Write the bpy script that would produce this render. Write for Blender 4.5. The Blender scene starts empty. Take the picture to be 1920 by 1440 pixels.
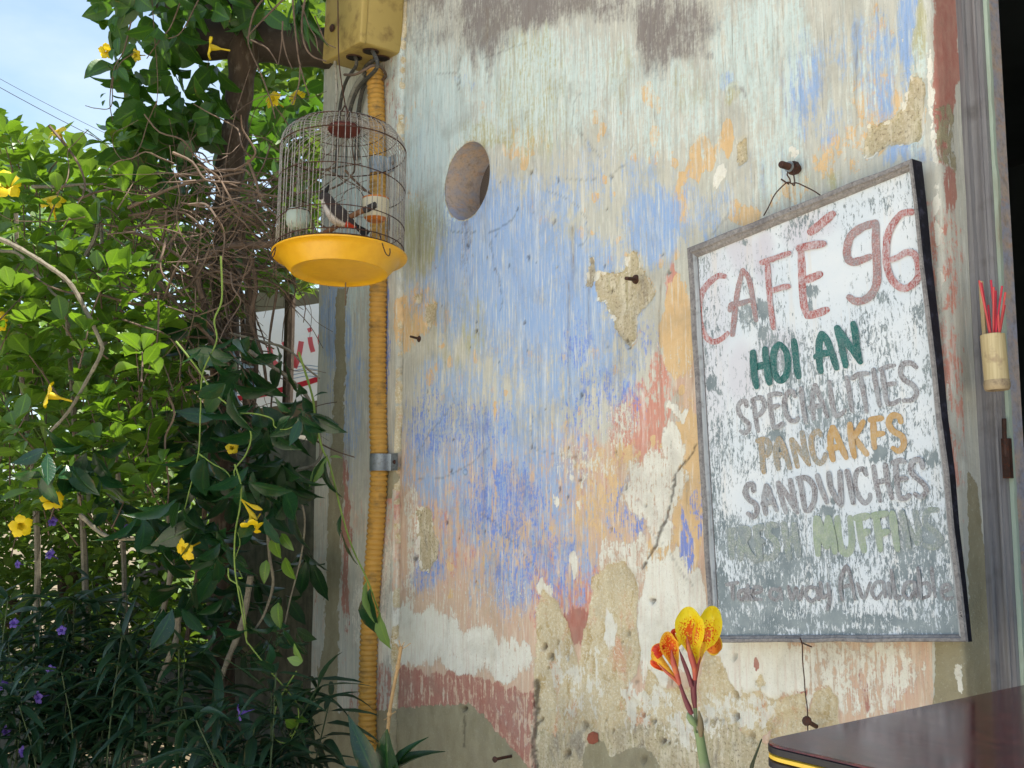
import bpy, math, random
import numpy as np
from mathutils import Vector, Matrix, Quaternion

random.seed(7)
RNG = np.random.default_rng(11)
SC = bpy.context.scene
COL = SC.collection

# ------------------------------------------------------------------ camera
CZ = 1.0
CAMP = np.array([0.0, -1.5, CZ])
FPX = 1933.0                      # focal length in pixels of a 1920 wide frame
YAW = math.radians(37.1)
PITCH = math.radians(6.6)
_fh = np.array([-math.cos(YAW), math.sin(YAW), 0])
C_R = np.array([math.sin(YAW), math.cos(YAW), 0])
C_F = _fh * math.cos(PITCH) + np.array([0, 0, math.sin(PITCH)])
C_U = -_fh * math.sin(PITCH) + np.array([0, 0, math.cos(PITCH)])
cam = bpy.data.cameras.new('camera')
camo = bpy.data.objects.new('camera', cam)
COL.objects.link(camo)
cam.sensor_fit = 'HORIZONTAL'
cam.sensor_width = 36.0
cam.lens = FPX / 1920 * 36.0
cam.clip_start = 0.05
cam.clip_end = 500
camo.matrix_world = Matrix(((C_R[0], C_U[0], -C_F[0], CAMP[0]), (C_R[1], C_U[1], -C_F[1], CAMP[1]),
                            (C_R[2], C_U[2], -C_F[2], CAMP[2]), (0, 0, 0, 1)))
SC.camera = camo

# ------------------------------------------------------------------ light
SUN_TO = Vector((0.20, 0.27, 0.94)).normalized()      # direction towards the sun (behind the wall, high)
SUN_EL = math.asin(SUN_TO.z)
SUN_AZ = math.atan2(SUN_TO.x, SUN_TO.y)
world = bpy.data.worlds.new('World')
SC.world = world
world.use_nodes = True
wt = world.node_tree
wt.nodes.clear()
w_out = wt.nodes.new('ShaderNodeOutputWorld')
w_bg = wt.nodes.new('ShaderNodeBackground')
w_sky = wt.nodes.new('ShaderNodeTexSky')
w_sky.sky_type = 'NISHITA'
w_sky.sun_disc = False
w_sky.sun_elevation = SUN_EL
w_sky.sun_rotation = SUN_AZ
w_sky.air_density = 1.0
w_sky.dust_density = 1.6
w_sky.ozone_density = 0.25
w_tc = wt.nodes.new('ShaderNodeTexCoord')
w_map = wt.nodes.new('ShaderNodeMapping')
w_map.inputs['Scale'].default_value = (1.0, 1.0, 2.6)
w_n = wt.nodes.new('ShaderNodeTexNoise')
w_n.inputs['Scale'].default_value = 2.3
w_n.inputs['Detail'].default_value = 7
w_n.inputs['Roughness'].default_value = 0.55
w_r = wt.nodes.new('ShaderNodeMapRange')
w_r.inputs['From Min'].default_value = 0.36
w_r.inputs['From Max'].default_value = 0.74
w_r.inputs['To Min'].default_value = 0.10
w_r.inputs['To Max'].default_value = 0.62
w_mix = wt.nodes.new('ShaderNodeMix')
w_mix.data_type = 'RGBA'
w_mix.inputs[7].default_value = (5.0, 5.2, 5.4, 1)       # thin bright cloud
L = wt.links.new
L(w_tc.outputs['Generated'], w_map.inputs['Vector'])
L(w_map.outputs['Vector'], w_n.inputs['Vector'])
L(w_n.outputs['Fac'], w_r.inputs['Value'])
L(w_r.outputs['Result'], w_mix.inputs[0])
w_tint = wt.nodes.new('ShaderNodeMix')
w_tint.data_type = 'RGBA'
w_tint.blend_type = 'MULTIPLY'
w_tint.inputs[0].default_value = 1.0
w_tint.inputs[7].default_value = (0.84, 1.04, 1.06, 1)       # tropical haze, a little greener than the model sky
L(w_sky.outputs['Color'], w_tint.inputs[6])
L(w_tint.outputs[2], w_mix.inputs[6])
L(w_mix.outputs[2], w_bg.inputs['Color'])
w_bg.inputs['Strength'].default_value = 0.105
L(w_bg.outputs[0], w_out.inputs['Surface'])

sun = bpy.data.lights.new('sun', 'SUN')
sun.energy = 5.0
sun.angle = math.radians(0.5)
sun.color = (1.0, 0.95, 0.86)
suno = bpy.data.objects.new('sun', sun)
COL.objects.link(suno)
suno.rotation_euler = SUN_TO.to_track_quat('Z', 'Y').to_euler()
suno.location = (3, 6, 12)

SC.view_settings.view_transform = 'Standard'
SC.view_settings.look = 'None'
SC.view_settings.gamma = 1
SC.view_settings.use_curve_mapping = False
SC.view_settings.exposure = 1.27
SC.cycles.max_bounces = 8
SC.cycles.transparent_max_bounces = 8

# ------------------------------------------------------------------ pixel helpers (photograph 1920 x 1440)
def ray(x, y):
    return C_F * FPX + C_R * (x - 960) - C_U * (y - 720)
def on_y(x, y, Y=0.0):
    d = ray(x, y)
    return Vector(CAMP + d * ((Y - CAMP[1]) / d[1]))
def on_z(x, y, Z):
    d = ray(x, y)
    return Vector(CAMP + d * ((Z - CAMP[2]) / d[2]))
def at(x, y, depth):
    return Vector(CAMP + ray(x, y) * (depth / FPX))
def to_px(P):
    P = np.asarray(P) - CAMP
    d = P @ C_F
    return 960 + FPX * (P @ C_R) / d, 720 - FPX * (P @ C_U) / d, d
def S(r, g, b):
    def f(c):
        c /= 255.0
        return c / 12.92 if c <= 0.04045 else ((c + 0.055) / 1.055) ** 2.4
    return (f(r), f(g), f(b), 1.0)

# ------------------------------------------------------------------ node helper
class NT:
    def __init__(s, name):
        s.mat = bpy.data.materials.new(name)
        s.mat.use_nodes = True
        s.t = s.mat.node_tree
        s.t.nodes.clear()
        s.out = s.t.nodes.new('ShaderNodeOutputMaterial')
    def set(s, sock, v):
        if isinstance(v, bpy.types.NodeSocket):
            s.t.links.new(v, sock)
        elif v is not None:
            sock.default_value = v
    def node(s, typ, ins=None, **props):
        n = s.t.nodes.new(typ)
        for k, v in props.items():
            setattr(n, k, v)
        for k, v in (ins or {}).items():
            s.set(n.inputs[k], v)
        return n
    def math(s, op, a, b=0.0, c=None, clamp=False):
        n = s.node('ShaderNodeMath', operation=op, use_clamp=clamp)
        s.set(n.inputs[0], a); s.set(n.inputs[1], b)
        if c is not None: s.set(n.inputs[2], c)
        return n.outputs[0]
    def mix(s, fac, a, b, blend='MIX'):
        n = s.node('ShaderNodeMix', data_type='RGBA', blend_type=blend)
        s.set(n.inputs[0], fac); s.set(n.inputs[6], a); s.set(n.inputs[7], b)
        return n.outputs[2]
    def pos(s):
        return s.node('ShaderNodeNewGeometry').outputs['Position']
    def obj(s):
        return s.node('ShaderNodeTexCoord').outputs['Object']
    def vmul(s, v, xyz, add=(0, 0, 0)):
        n = s.node('ShaderNodeMapping', {'Vector': v, 'Scale': xyz, 'Location': add})
        return n.outputs[0]
    def noise(s, v, scale=1.0, detail=4.0, rough=0.55, dist=0.0):
        n = s.node('ShaderNodeTexNoise', {'Vector': v, 'Scale': scale, 'Detail': detail, 'Roughness': rough, 'Distortion': dist})
        return n.outputs['Fac']
    def rng(s, v, a, b, c=0.0, d=1.0):
        n = s.node('ShaderNodeMapRange', {'Value': v, 'From Min': a, 'From Max': b, 'To Min': c, 'To Max': d})
        return n.outputs[0]
    def attr(s, name):
        return s.node('ShaderNodeAttribute', attribute_name=name).outputs['Fac']
    def bump(s, h, strength=0.4, dist=0.002, normal=None):
        n = s.node('ShaderNodeBump', {'Height': h, 'Strength': strength, 'Distance': dist})
        if normal is not None: s.set(n.inputs['Normal'], normal)
        return n.outputs[0]
    def bsdf(s, color, rough=0.8, metal=0.0, normal=None, spec=0.5, **kw):
        n = s.node('ShaderNodeBsdfPrincipled', {'Base Color': color, 'Roughness': rough, 'Metallic': metal, 'Specular IOR Level': spec})
        if normal is not None: s.set(n.inputs['Normal'], normal)
        for k, v in kw.items(): s.set(n.inputs[k], v)
        s.last = n
        s.t.links.new(n.outputs[0], s.out.inputs['Surface'])
        return s.mat

def simple(name, color, rough=0.7, metal=0.0, var=0.25, scale=60, bump=0.25, spec=0.4, dirt=None, stretch=(1, 1, 1)):
    """one paint or metal with uneven tone, fine relief and grime"""
    m = NT(name)
    p = m.vmul(m.obj(), stretch)
    n1 = m.noise(p, scale, 5, 0.6)
    n2 = m.noise(p, scale * 0.2, 4, 0.6)
    c2 = tuple(min(1, c * (1 + var)) for c in color[:3]) + (1,)
    c1 = tuple(c * (1 - var) for c in color[:3]) + (1,)
    col = m.mix(m.rng(n2, 0.3, 0.7), c1, c2)
    if dirt is not None:
        col = m.mix(m.rng(n1, 0.52, 0.72, 0, 0.85), col, dirt)
    return m.bsdf(col, m.rng(n1, 0.3, 0.7, rough * 0.85, min(1, rough * 1.15)), metal, m.bump(n1, bump, 0.001), spec)

# ------------------------------------------------------------------ mesh helper
class MB:
    def __init__(s):
        s.v = []; s.f = []; s.mi = []; s.attrs = {}
    def add(s, verts, faces, mi=0):
        o = len(s.v)
        s.v.extend([tuple(p) for p in verts])
        s.f.extend([tuple(i + o for i in f) for f in faces])
        s.mi.extend([mi] * len(faces))
        return o
    def box(s, c, size, M=None, mi=0):
        x, y, z = (a / 2 for a in size)
        vs = [Vector((i * x, j * y, k * z)) for i in (-1, 1) for j in (-1, 1) for k in (-1, 1)]
        if M is not None: vs = [M @ v for v in vs]
        c = Vector(c)
        s.add([v + c for v in vs], [(0, 1, 3, 2), (4, 6, 7, 5), (0, 4, 5, 1), (2, 3, 7, 6), (0, 2, 6, 4), (1, 5, 7, 3)], mi)
    def tube(s, pts, rad, n=8, cap=True, mi=0):
        pts = [Vector(p) for p in pts]
        k = len(pts)
        if not hasattr(rad, '__len__'): rad = [rad] * k
        t0 = (pts[1] - pts[0]).normalized()
        ref = Vector((0, 0, 1)) if abs(t0.z) < 0.9 else Vector((1, 0, 0))
        nrm = t0.cross(ref).normalized()
        vs = []; fs = []
        for i, p in enumerate(pts):
            t = (pts[min(i + 1, k - 1)] - pts[max(i - 1, 0)])
            t = t.normalized() if t.length > 1e-9 else t0
            nrm = nrm - t * nrm.dot(t)
            nrm = nrm.normalized() if nrm.length > 1e-6 else t.orthogonal().normalized()
            b = t.cross(nrm)
            for j in range(n):
                a = 2 * math.pi * j / n
                vs.append(p + (nrm * math.cos(a) + b * math.sin(a)) * rad[i])
        for i in range(k - 1):
            for j in range(n):
                j2 = (j + 1) % n
                fs.append((i * n + j, i * n + j2, (i + 1) * n + j2, (i + 1) * n + j))
        if cap:
            fs.append(tuple(range(n - 1, -1, -1)))
            fs.append(tuple((k - 1) * n + j for j in range(n)))
        return s.add(vs, fs, mi)
    def lathe(s, prof, c, n=32, M=None, mi=0):
        """profile of (radius, height) turned round z, placed by M then c"""
        vs = []; fs = []; rows = []
        c = Vector(c)
        for r, h in prof:
            if r < 1e-6:
                rows.append([len(vs)]); vs.append(Vector((0, 0, h)))
            else:
                rows.append(list(range(len(vs), len(vs) + n)))
                vs += [Vector((r * math.cos(2 * math.pi * j / n), r * math.sin(2 * math.pi * j / n), h)) for j in range(n)]
        for a, b in zip(rows[:-1], rows[1:]):
            for j in range(n):
                j2 = (j + 1) % n
                q = [a[j % len(a)], a[j2 % len(a)], b[j2 % len(b)], b[j % len(b)]]
                q = list(dict.fromkeys(q))
                if len(q) > 2: fs.append(tuple(q))
        if M is not None: vs = [M @ v for v in vs]
        return s.add([v + c for v in vs], fs, mi)
    def grid(s, P, mi=0, closed_u=False):
        """P[i][j] points"""
        ni, nj = len(P), len(P[0])
        fs = []
        for i in range(ni - 1):
            for j in range(nj - 1 + (1 if closed_u else 0)):
                j2 = (j + 1) % nj
                fs.append((i * nj + j, i * nj + j2, (i + 1) * nj + j2, (i + 1) * nj + j))
        return s.add([p for row in P for p in row], fs, mi)

def origin(o):
    v = Vector((0, 0, 0))
    while o is not None:
        v = v + Vector(o.location); o = o.parent
    return v
def tag(o, label=None, cat=None, group=None, kind=None):
    if label: o['label'] = label
    if cat: o['category'] = cat
    if group: o['group'] = group
    if kind: o['kind'] = kind
    return o
def thing(name, label, cat, loc, group=None):
    o = bpy.data.objects.new(name, None)
    o.empty_display_size = 0.05
    COL.objects.link(o)
    o.location = loc
    return tag(o, label, cat, group)
def build(name, mb, mats, parent=None, smooth=True, loc=None):
    """one mesh object from world coordinates"""
    me = bpy.data.meshes.new(name)
    base = origin(parent) if parent is not None else Vector((0, 0, 0))
    if parent is None and loc is not None:
        base = Vector(loc)
    me.from_pydata([tuple(Vector(v) - base) for v in mb.v], [], mb.f)
    if not isinstance(mats, (list, tuple)): mats = [mats]
    for m in mats: me.materials.append(m)
    me.polygons.foreach_set('material_index', mb.mi)
    if smooth:
        me.polygons.foreach_set('use_smooth', [True] * len(mb.f))
        try: me.set_sharp_from_angle(angle=math.radians(40))
        except Exception: pass
    for k, arr in mb.attrs.items():
        a = me.attributes.new(k, 'FLOAT', 'POINT')
        a.data.foreach_set('value', np.asarray(arr, dtype=np.float32))
    me.update()
    o = bpy.data.objects.new(name, me)
    COL.objects.link(o)
    if parent is not None: o.parent = parent
    elif loc is not None: o.location = base
    return o
def spline(pts, k=6):
    """Catmull-Rom through points (any dimension)"""
    P = [np.asarray(p, float) for p in pts]
    if len(P) < 3:
        return [P[0] + (P[1] - P[0]) * t for t in np.linspace(0, 1, k + 1)]
    P = [2 * P[0] - P[1]] + P + [2 * P[-1] - P[-2]]
    out = []
    for i in range(1, len(P) - 2):
        p0, p1, p2, p3 = P[i - 1:i + 3]
        for t in np.linspace(0, 1, k, endpoint=False):
            out.append(0.5 * ((2 * p1) + (-p0 + p2) * t + (2 * p0 - 5 * p1 + 4 * p2 - p3) * t ** 2 + (-p0 + 3 * p1 - 3 * p2 + p3) * t ** 3))
    out.append(P[-2])
    return out

# numpy value noise ------------------------------------------------------
def _hash(i, j, seed):
    h = (i * 374761393 + j * 668265263 + seed * 974634777) & 0xFFFFFFFF
    h = ((h ^ (h >> 13)) * 1274126177) & 0xFFFFFFFF
    return ((h ^ (h >> 16)) & 0xFFFF) / 65535.0
def vn(x, y, seed=0):
    xi = np.floor(x).astype(np.int64); yi = np.floor(y).astype(np.int64)
    fx = x - xi; fy = y - yi
    fx = fx * fx * (3 - 2 * fx); fy = fy * fy * (3 - 2 * fy)
    a = _hash(xi, yi, seed); b = _hash(xi + 1, yi, seed); c = _hash(xi, yi + 1, seed); d = _hash(xi + 1, yi + 1, seed)
    return (a * (1 - fx) + b * fx) * (1 - fy) + (c * (1 - fx) + d * fx) * fy
def fbm(x, y, seed=0, o=4):
    s = 0; a = 0.5; t = 0
    for k in range(o):
        s = s + a * vn(x * 2 ** k, y * 2 ** k, seed + k * 17); t += a; a *= 0.55
    return s / t
def sstep(a, b, x):
    t = np.clip((x - a) / (b - a), 0, 1)
    return t * t * (3 - 2 * t)
def poly_sd(X, Y, poly):
    """signed distance (positive inside), vectorised"""
    P = np.asarray(poly, float)
    d = np.full(X.shape, 1e18); ins = np.zeros(X.shape, bool)
    n = len(P)
    for i in range(n):
        ax, ay = P[i]; bx, by = P[(i + 1) % n]
        ex, ey = bx - ax, by - ay
        wx, wy = X - ax, Y - ay
        t = np.clip((wx * ex + wy * ey) / (ex * ex + ey * ey + 1e-12), 0, 1)
        d = np.minimum(d, (wx - ex * t) ** 2 + (wy - ey * t) ** 2)
        c = ((ay > Y) != (by > Y)) & (X < (bx - ax) * (Y - ay) / (by - ay + 1e-12) + ax)
        ins ^= c
    d = np.sqrt(d)
    return np.where(ins, d, -d)
def line_d(X, Y, pts):
    d = np.full(X.shape, 1e18)
    for (ax, ay), (bx, by) in zip(pts[:-1], pts[1:]):
        ex, ey = bx - ax, by - ay
        t = np.clip(((X - ax) * ex + (Y - ay) * ey) / (ex * ex + ey * ey), 0, 1)
        d = np.minimum(d, (X - ax - ex * t) ** 2 + (Y - ay - ey * t) ** 2)
    return np.sqrt(d)

# ================================================================== GROUND
def ground():
    m = NT('packed_earth')
    p = m.pos()
    n = m.noise(p, 3, 6, 0.6); n2 = m.noise(p, 40, 4, 0.6)
    col = m.mix(m.rng(n, 0.35, 0.65), S(96, 84, 66), S(124, 110, 88))
    col = m.mix(m.rng(n2, 0.5, 0.75, 0, 0.6), col, S(72, 74, 46))
    mat = m.bsdf(col, 0.95, 0, m.bump(n2, 0.6, 0.01))
    mb = MB()
    mb.grid([[(x, y, 0) for x in np.linspace(-150, 150, 13)] for y in np.linspace(-150, 150, 13)])
    o = build('ground', mb, mat)
    tag(o, 'brown earth ground of the garden', 'ground', kind='structure')
    m = NT('pale_paving')
    p = m.pos(); n = m.noise(p, 2.2, 6, 0.6); n2 = m.noise(p, 60, 4, 0.6)
    col = m.mix(m.rng(n, 0.35, 0.65), S(196, 186, 166), S(212, 203, 186))
    col = m.mix(m.rng(n2, 0.55, 0.75, 0, 0.4), col, S(150, 140, 120))
    mb = MB(); xs = np.linspace(-2.9, 9, 13); ys = np.linspace(-9, 0.05, 10)
    mb.grid([[(x, y, 0.005) for y in ys] for x in xs][::-1])
    o = build('courtyard_pavement', mb, m.bsdf(col, 0.9, 0, m.bump(n2, 0.4, 0.004)))
    tag(o, 'pale cement paving of the courtyard in front of the wall', 'pavement', kind='structure')
ground()

# ================================================================== WALL
WX0, WX1 = -3.0, -0.868
WTOP = 3.3
HOLE_C = on_y(873, 339); HOLE_R = 0.104
GROOVE = -2.512

def wall_paint_material():
    m = NT('layered_limewash')
    p = m.pos()
    def streak(seed, sx=95, sz=7, det=6, rough=0.62):
        return m.noise(m.vmul(p, (sx, sx, sz), (seed, seed * 1.7, seed * 0.6)), 1.0, det, rough)
    def blot(seed, sx=30, sz=16, det=6, rough=0.6):
        return m.noise(m.vmul(p, (sx, sx, sz), (seed, seed * 1.3, seed * 0.9)), 1.0, det, rough, 0.3)
    def nz(a, b=None, w=0.5):
        v = a if b is None else m.math('ADD', m.math('MULTIPLY', a, w), m.math('MULTIPLY', b, 1 - w))
        return m.rng(v, 0.28 if b is None else 0.33, 0.72 if b is None else 0.67)
    s1, s2, s3 = streak(1.3), streak(7.1, 150, 9), streak(3.9, 60, 4)
    b1, b2, b3 = blot(2.2), blot(9.4, 55, 34), blot(5.7, 18, 9)
    fine = m.noise(p, 420, 3, 0.7)
    grit = m.noise(p, 160, 4, 0.7)
    hf = m.noise(m.vmul(p, (210, 210, 26), (4, 2, 8)), 1.0, 5, 0.72)
    hb = m.noise(p, 95, 6, 0.72, 0.4)
    grain = m.rng(m.math('ADD', m.math('MULTIPLY', hf, 0.55), m.math('MULTIPLY', hb, 0.45)), 0.34, 0.66)
    def layer(prev, col, name, noise, sharp=9.0, amount=1.0, g=0.38):
        a = m.attr(name)
        noise = m.math('ADD', m.math('MULTIPLY', noise, 1 - g), m.math('MULTIPLY', grain, g))
        v = m.math('MULTIPLY_ADD', a, 1.18, m.math('SUBTRACT', noise, 1.14))
        f = m.math('MULTIPLY_ADD', v, sharp, 0.5, clamp=True)
        if amount != 1.0: f = m.math('MULTIPLY', f, amount)
        return m.mix(f, prev, col), f
    # lowest visible coat: grey beige lime, cooler above and creamier below
    beige = m.mix(m.rng(b3, 0.35, 0.65), S(203, 198, 180), S(217, 210, 194))
    beige = m.mix(nz(s1), beige, S(186, 186, 178))
    low = m.mix(nz(b1), S(216, 178, 150), S(208, 164, 148))
    low = m.mix(nz(s2), low, S(214, 192, 166))
    c, _ = layer(beige, low, 'low', nz(b1, s1), 5)
    c, _ = layer(c, m.mix(nz(s2), S(205, 135, 118), S(219, 164, 146)), 'pink', nz(s1, b2), 8)
    c, foc = layer(c, m.mix(nz(b2), S(218, 180, 130), S(226, 194, 150)), 'ochre', nz(b2), 12)
    blue = m.mix(nz(s1), S(140, 170, 220), S(160, 184, 216))
    blue = m.mix(m.rng(s2, 0.5, 0.68), blue, S(188, 198, 212))
    c, fbl = layer(c, blue, 'blue', nz(s1, b1, 0.6), 4.2, 0.95, 0.45)
    c, _ = layer(c, m.mix(nz(s2), S(92, 124, 214), S(132, 156, 220)), 'deep', nz(s2, b2, 0.6), 7, 0.9, 0.58)
    c, _ = layer(c, m.mix(nz(s1), S(176, 170, 122), S(196, 190, 150)), 'olive', nz(s3, b1), 3.5, 0.85)
    wash = m.mix(nz(s1), S(220, 230, 225), S(194, 208, 202))
    c, fw = layer(c, wash, 'wash', nz(s2, s3, 0.6), 4.5, 0.95, 0.5)
    dk = m.noise(m.vmul(p, (190, 190, 9), (21, 3, 6)), 1.0, 5, 0.7)
    c = m.mix(m.math('MULTIPLY', m.math('MULTIPLY', m.rng(dk, .56, .66), m.attr('wash')), .75), c, S(112, 104, 92))
    # fine pale scratches everywhere on the upper coats
    c = m.mix(m.math('MULTIPLY', m.rng(s2, 0.63, 0.72), 0.5), c, S(232, 232, 224))
    c = m.mix(m.math('MULTIPLY', m.rng(s2, 0.36, 0.29), 0.45), c, S(128, 124, 116))
    scr = m.noise(m.vmul(p, (130, 130, 11), (11, 5, 3)), 1.0, 5, 0.68)
    c = m.mix(m.math('MULTIPLY', m.rng(scr, .53, .64), .62), c, m.mix(m.attr('low'), S(226, 224, 212), S(238, 224, 204)))
    scr2 = m.noise(m.vmul(p, (170, 170, 16), (2, 15, 9)), 1.0, 5, 0.7)
    c = m.mix(m.math('MULTIPLY', m.rng(scr2, .57, .66), .4), c, S(176, 160, 150))
    white = m.mix(nz(b2), S(240, 236, 224), S(228, 222, 206))
    white = m.mix(m.rng(grit, 0.60, 0.72, 0, 0.5), white, S(190, 176, 150))
    white = m.mix(m.math('MULTIPLY', m.rng(s2, .52, .64), .4), white, S(212, 184, 168))
    white = m.mix(m.math('MULTIPLY', m.rng(b3, .54, .66), .4), white, S(206, 196, 176))
    c, fwh = layer(c, white, 'white', nz(s1, b2, 0.55), 9, 1.0, 0.6)
    c, _ = layer(c, m.mix(nz(b2), S(170, 98, 86), S(186, 136, 120)), 'red', nz(b2, s1), 7, 0.92)
    c, _ = layer(c, m.mix(nz(s2), S(112, 100, 96), S(140, 130, 126)), 'mold', nz(s2, b1, 0.5), 2.6, 0.9, 0.5)
    # bare plaster
    pl = m.mix(nz(b2), S(186, 170, 140), S(206, 190, 158))
    pl = m.mix(m.rng(b1, 0.46, 0.6, 0, 0.55), pl, S(168, 158, 116))
    pl = m.mix(m.math('MULTIPLY', m.rng(m.math('ADD', m.math('MULTIPLY', s1, .5), m.math('MULTIPLY', b1, .5)), .50, .58), .8), pl, S(226, 214, 190))
    pl = m.mix(m.math('MULTIPLY', m.rng(b3, .56, .66), .8), pl, S(150, 140, 126))
    pl = m.mix(m.rng(grit, 0.54, 0.66, 0, 0.6), pl, S(232, 222, 200))
    pl = m.mix(m.rng(grit, 0.43, 0.36, 0, 0.7), pl, S(120, 104, 82))
    c, fp = layer(c, pl, 'plaster', nz(b2), 10)
    cr = m.mix(nz(s1), S(222, 208, 176), S(206, 184, 144))
    cr = m.mix(m.math('MULTIPLY', m.rng(b1, .54, .62), .85), cr, S(190, 164, 116))
    cr = m.mix(m.math('MULTIPLY', m.rng(b3, .57, .66), .7), cr, S(214, 150, 120))
    cr = m.mix(m.rng(grit, 0.5, 0.66, 0, 0.7), cr, S(238, 232, 214))
    cr = m.mix(m.rng(fine, 0.42, 0.33, 0, 0.5), cr, S(140, 120, 92))
    c, fc = layer(c, cr, 'cream', nz(b2, s2), 9)
    co = m.mix(nz(b1), S(150, 140, 112), S(172, 162, 134))
    co = m.mix(m.rng(grit, 0.58, 0.68, 0, 0.5), co, S(196, 190, 168))
    c, fco = layer(c, co, 'cement', nz(b2), 9)
    c, _ = layer(c, white, 'flake', nz(b2), 16)
    c = m.mix(m.math('MULTIPLY', m.rng(m.noise(p, 7, 6, .66, .5), .50, .70), .34), c, S(140, 130, 116))
    c = m.mix(m.math('MULTIPLY', m.attr('run'), m.rng(hf, .35, .6)), c, S(128, 112, 92))
    c = m.mix(m.math('MULTIPLY', m.attr('drip'), m.rng(hf, .4, .6)), c, S(236, 234, 226))
    # grain and speckle
    c = m.mix(m.rng(fine, 0.40, 0.30, 0, 0.35), c, S(110, 100, 92))
    c = m.mix(m.math('MULTIPLY', m.attr('crack'), 0.92), c, S(58, 48, 42))
    h = m.math('ADD', m.math('MULTIPLY', grit, 0.5), m.math('MULTIPLY', s2, 0.5))
    rough_h = m.math('MULTIPLY', m.math('ADD', m.math('ADD', fp, fc), fco), m.math('ADD', m.math('MULTIPLY', grit, 1.6), m.math('MULTIPLY', fine, 0.8)))
    h = m.math('ADD', h, rough_h)
    h = m.math('ADD', h, m.math('MULTIPLY', fwh, 0.6))
    h = m.math('ADD', h, m.math('SUBTRACT', m.math('MULTIPLY', fbl, 0.3), m.math('MULTIPLY', foc, 0.3)))
    return m.bsdf(c, 0.92, 0, m.bump(h, 0.55, 0.0022), 0.25)

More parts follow.
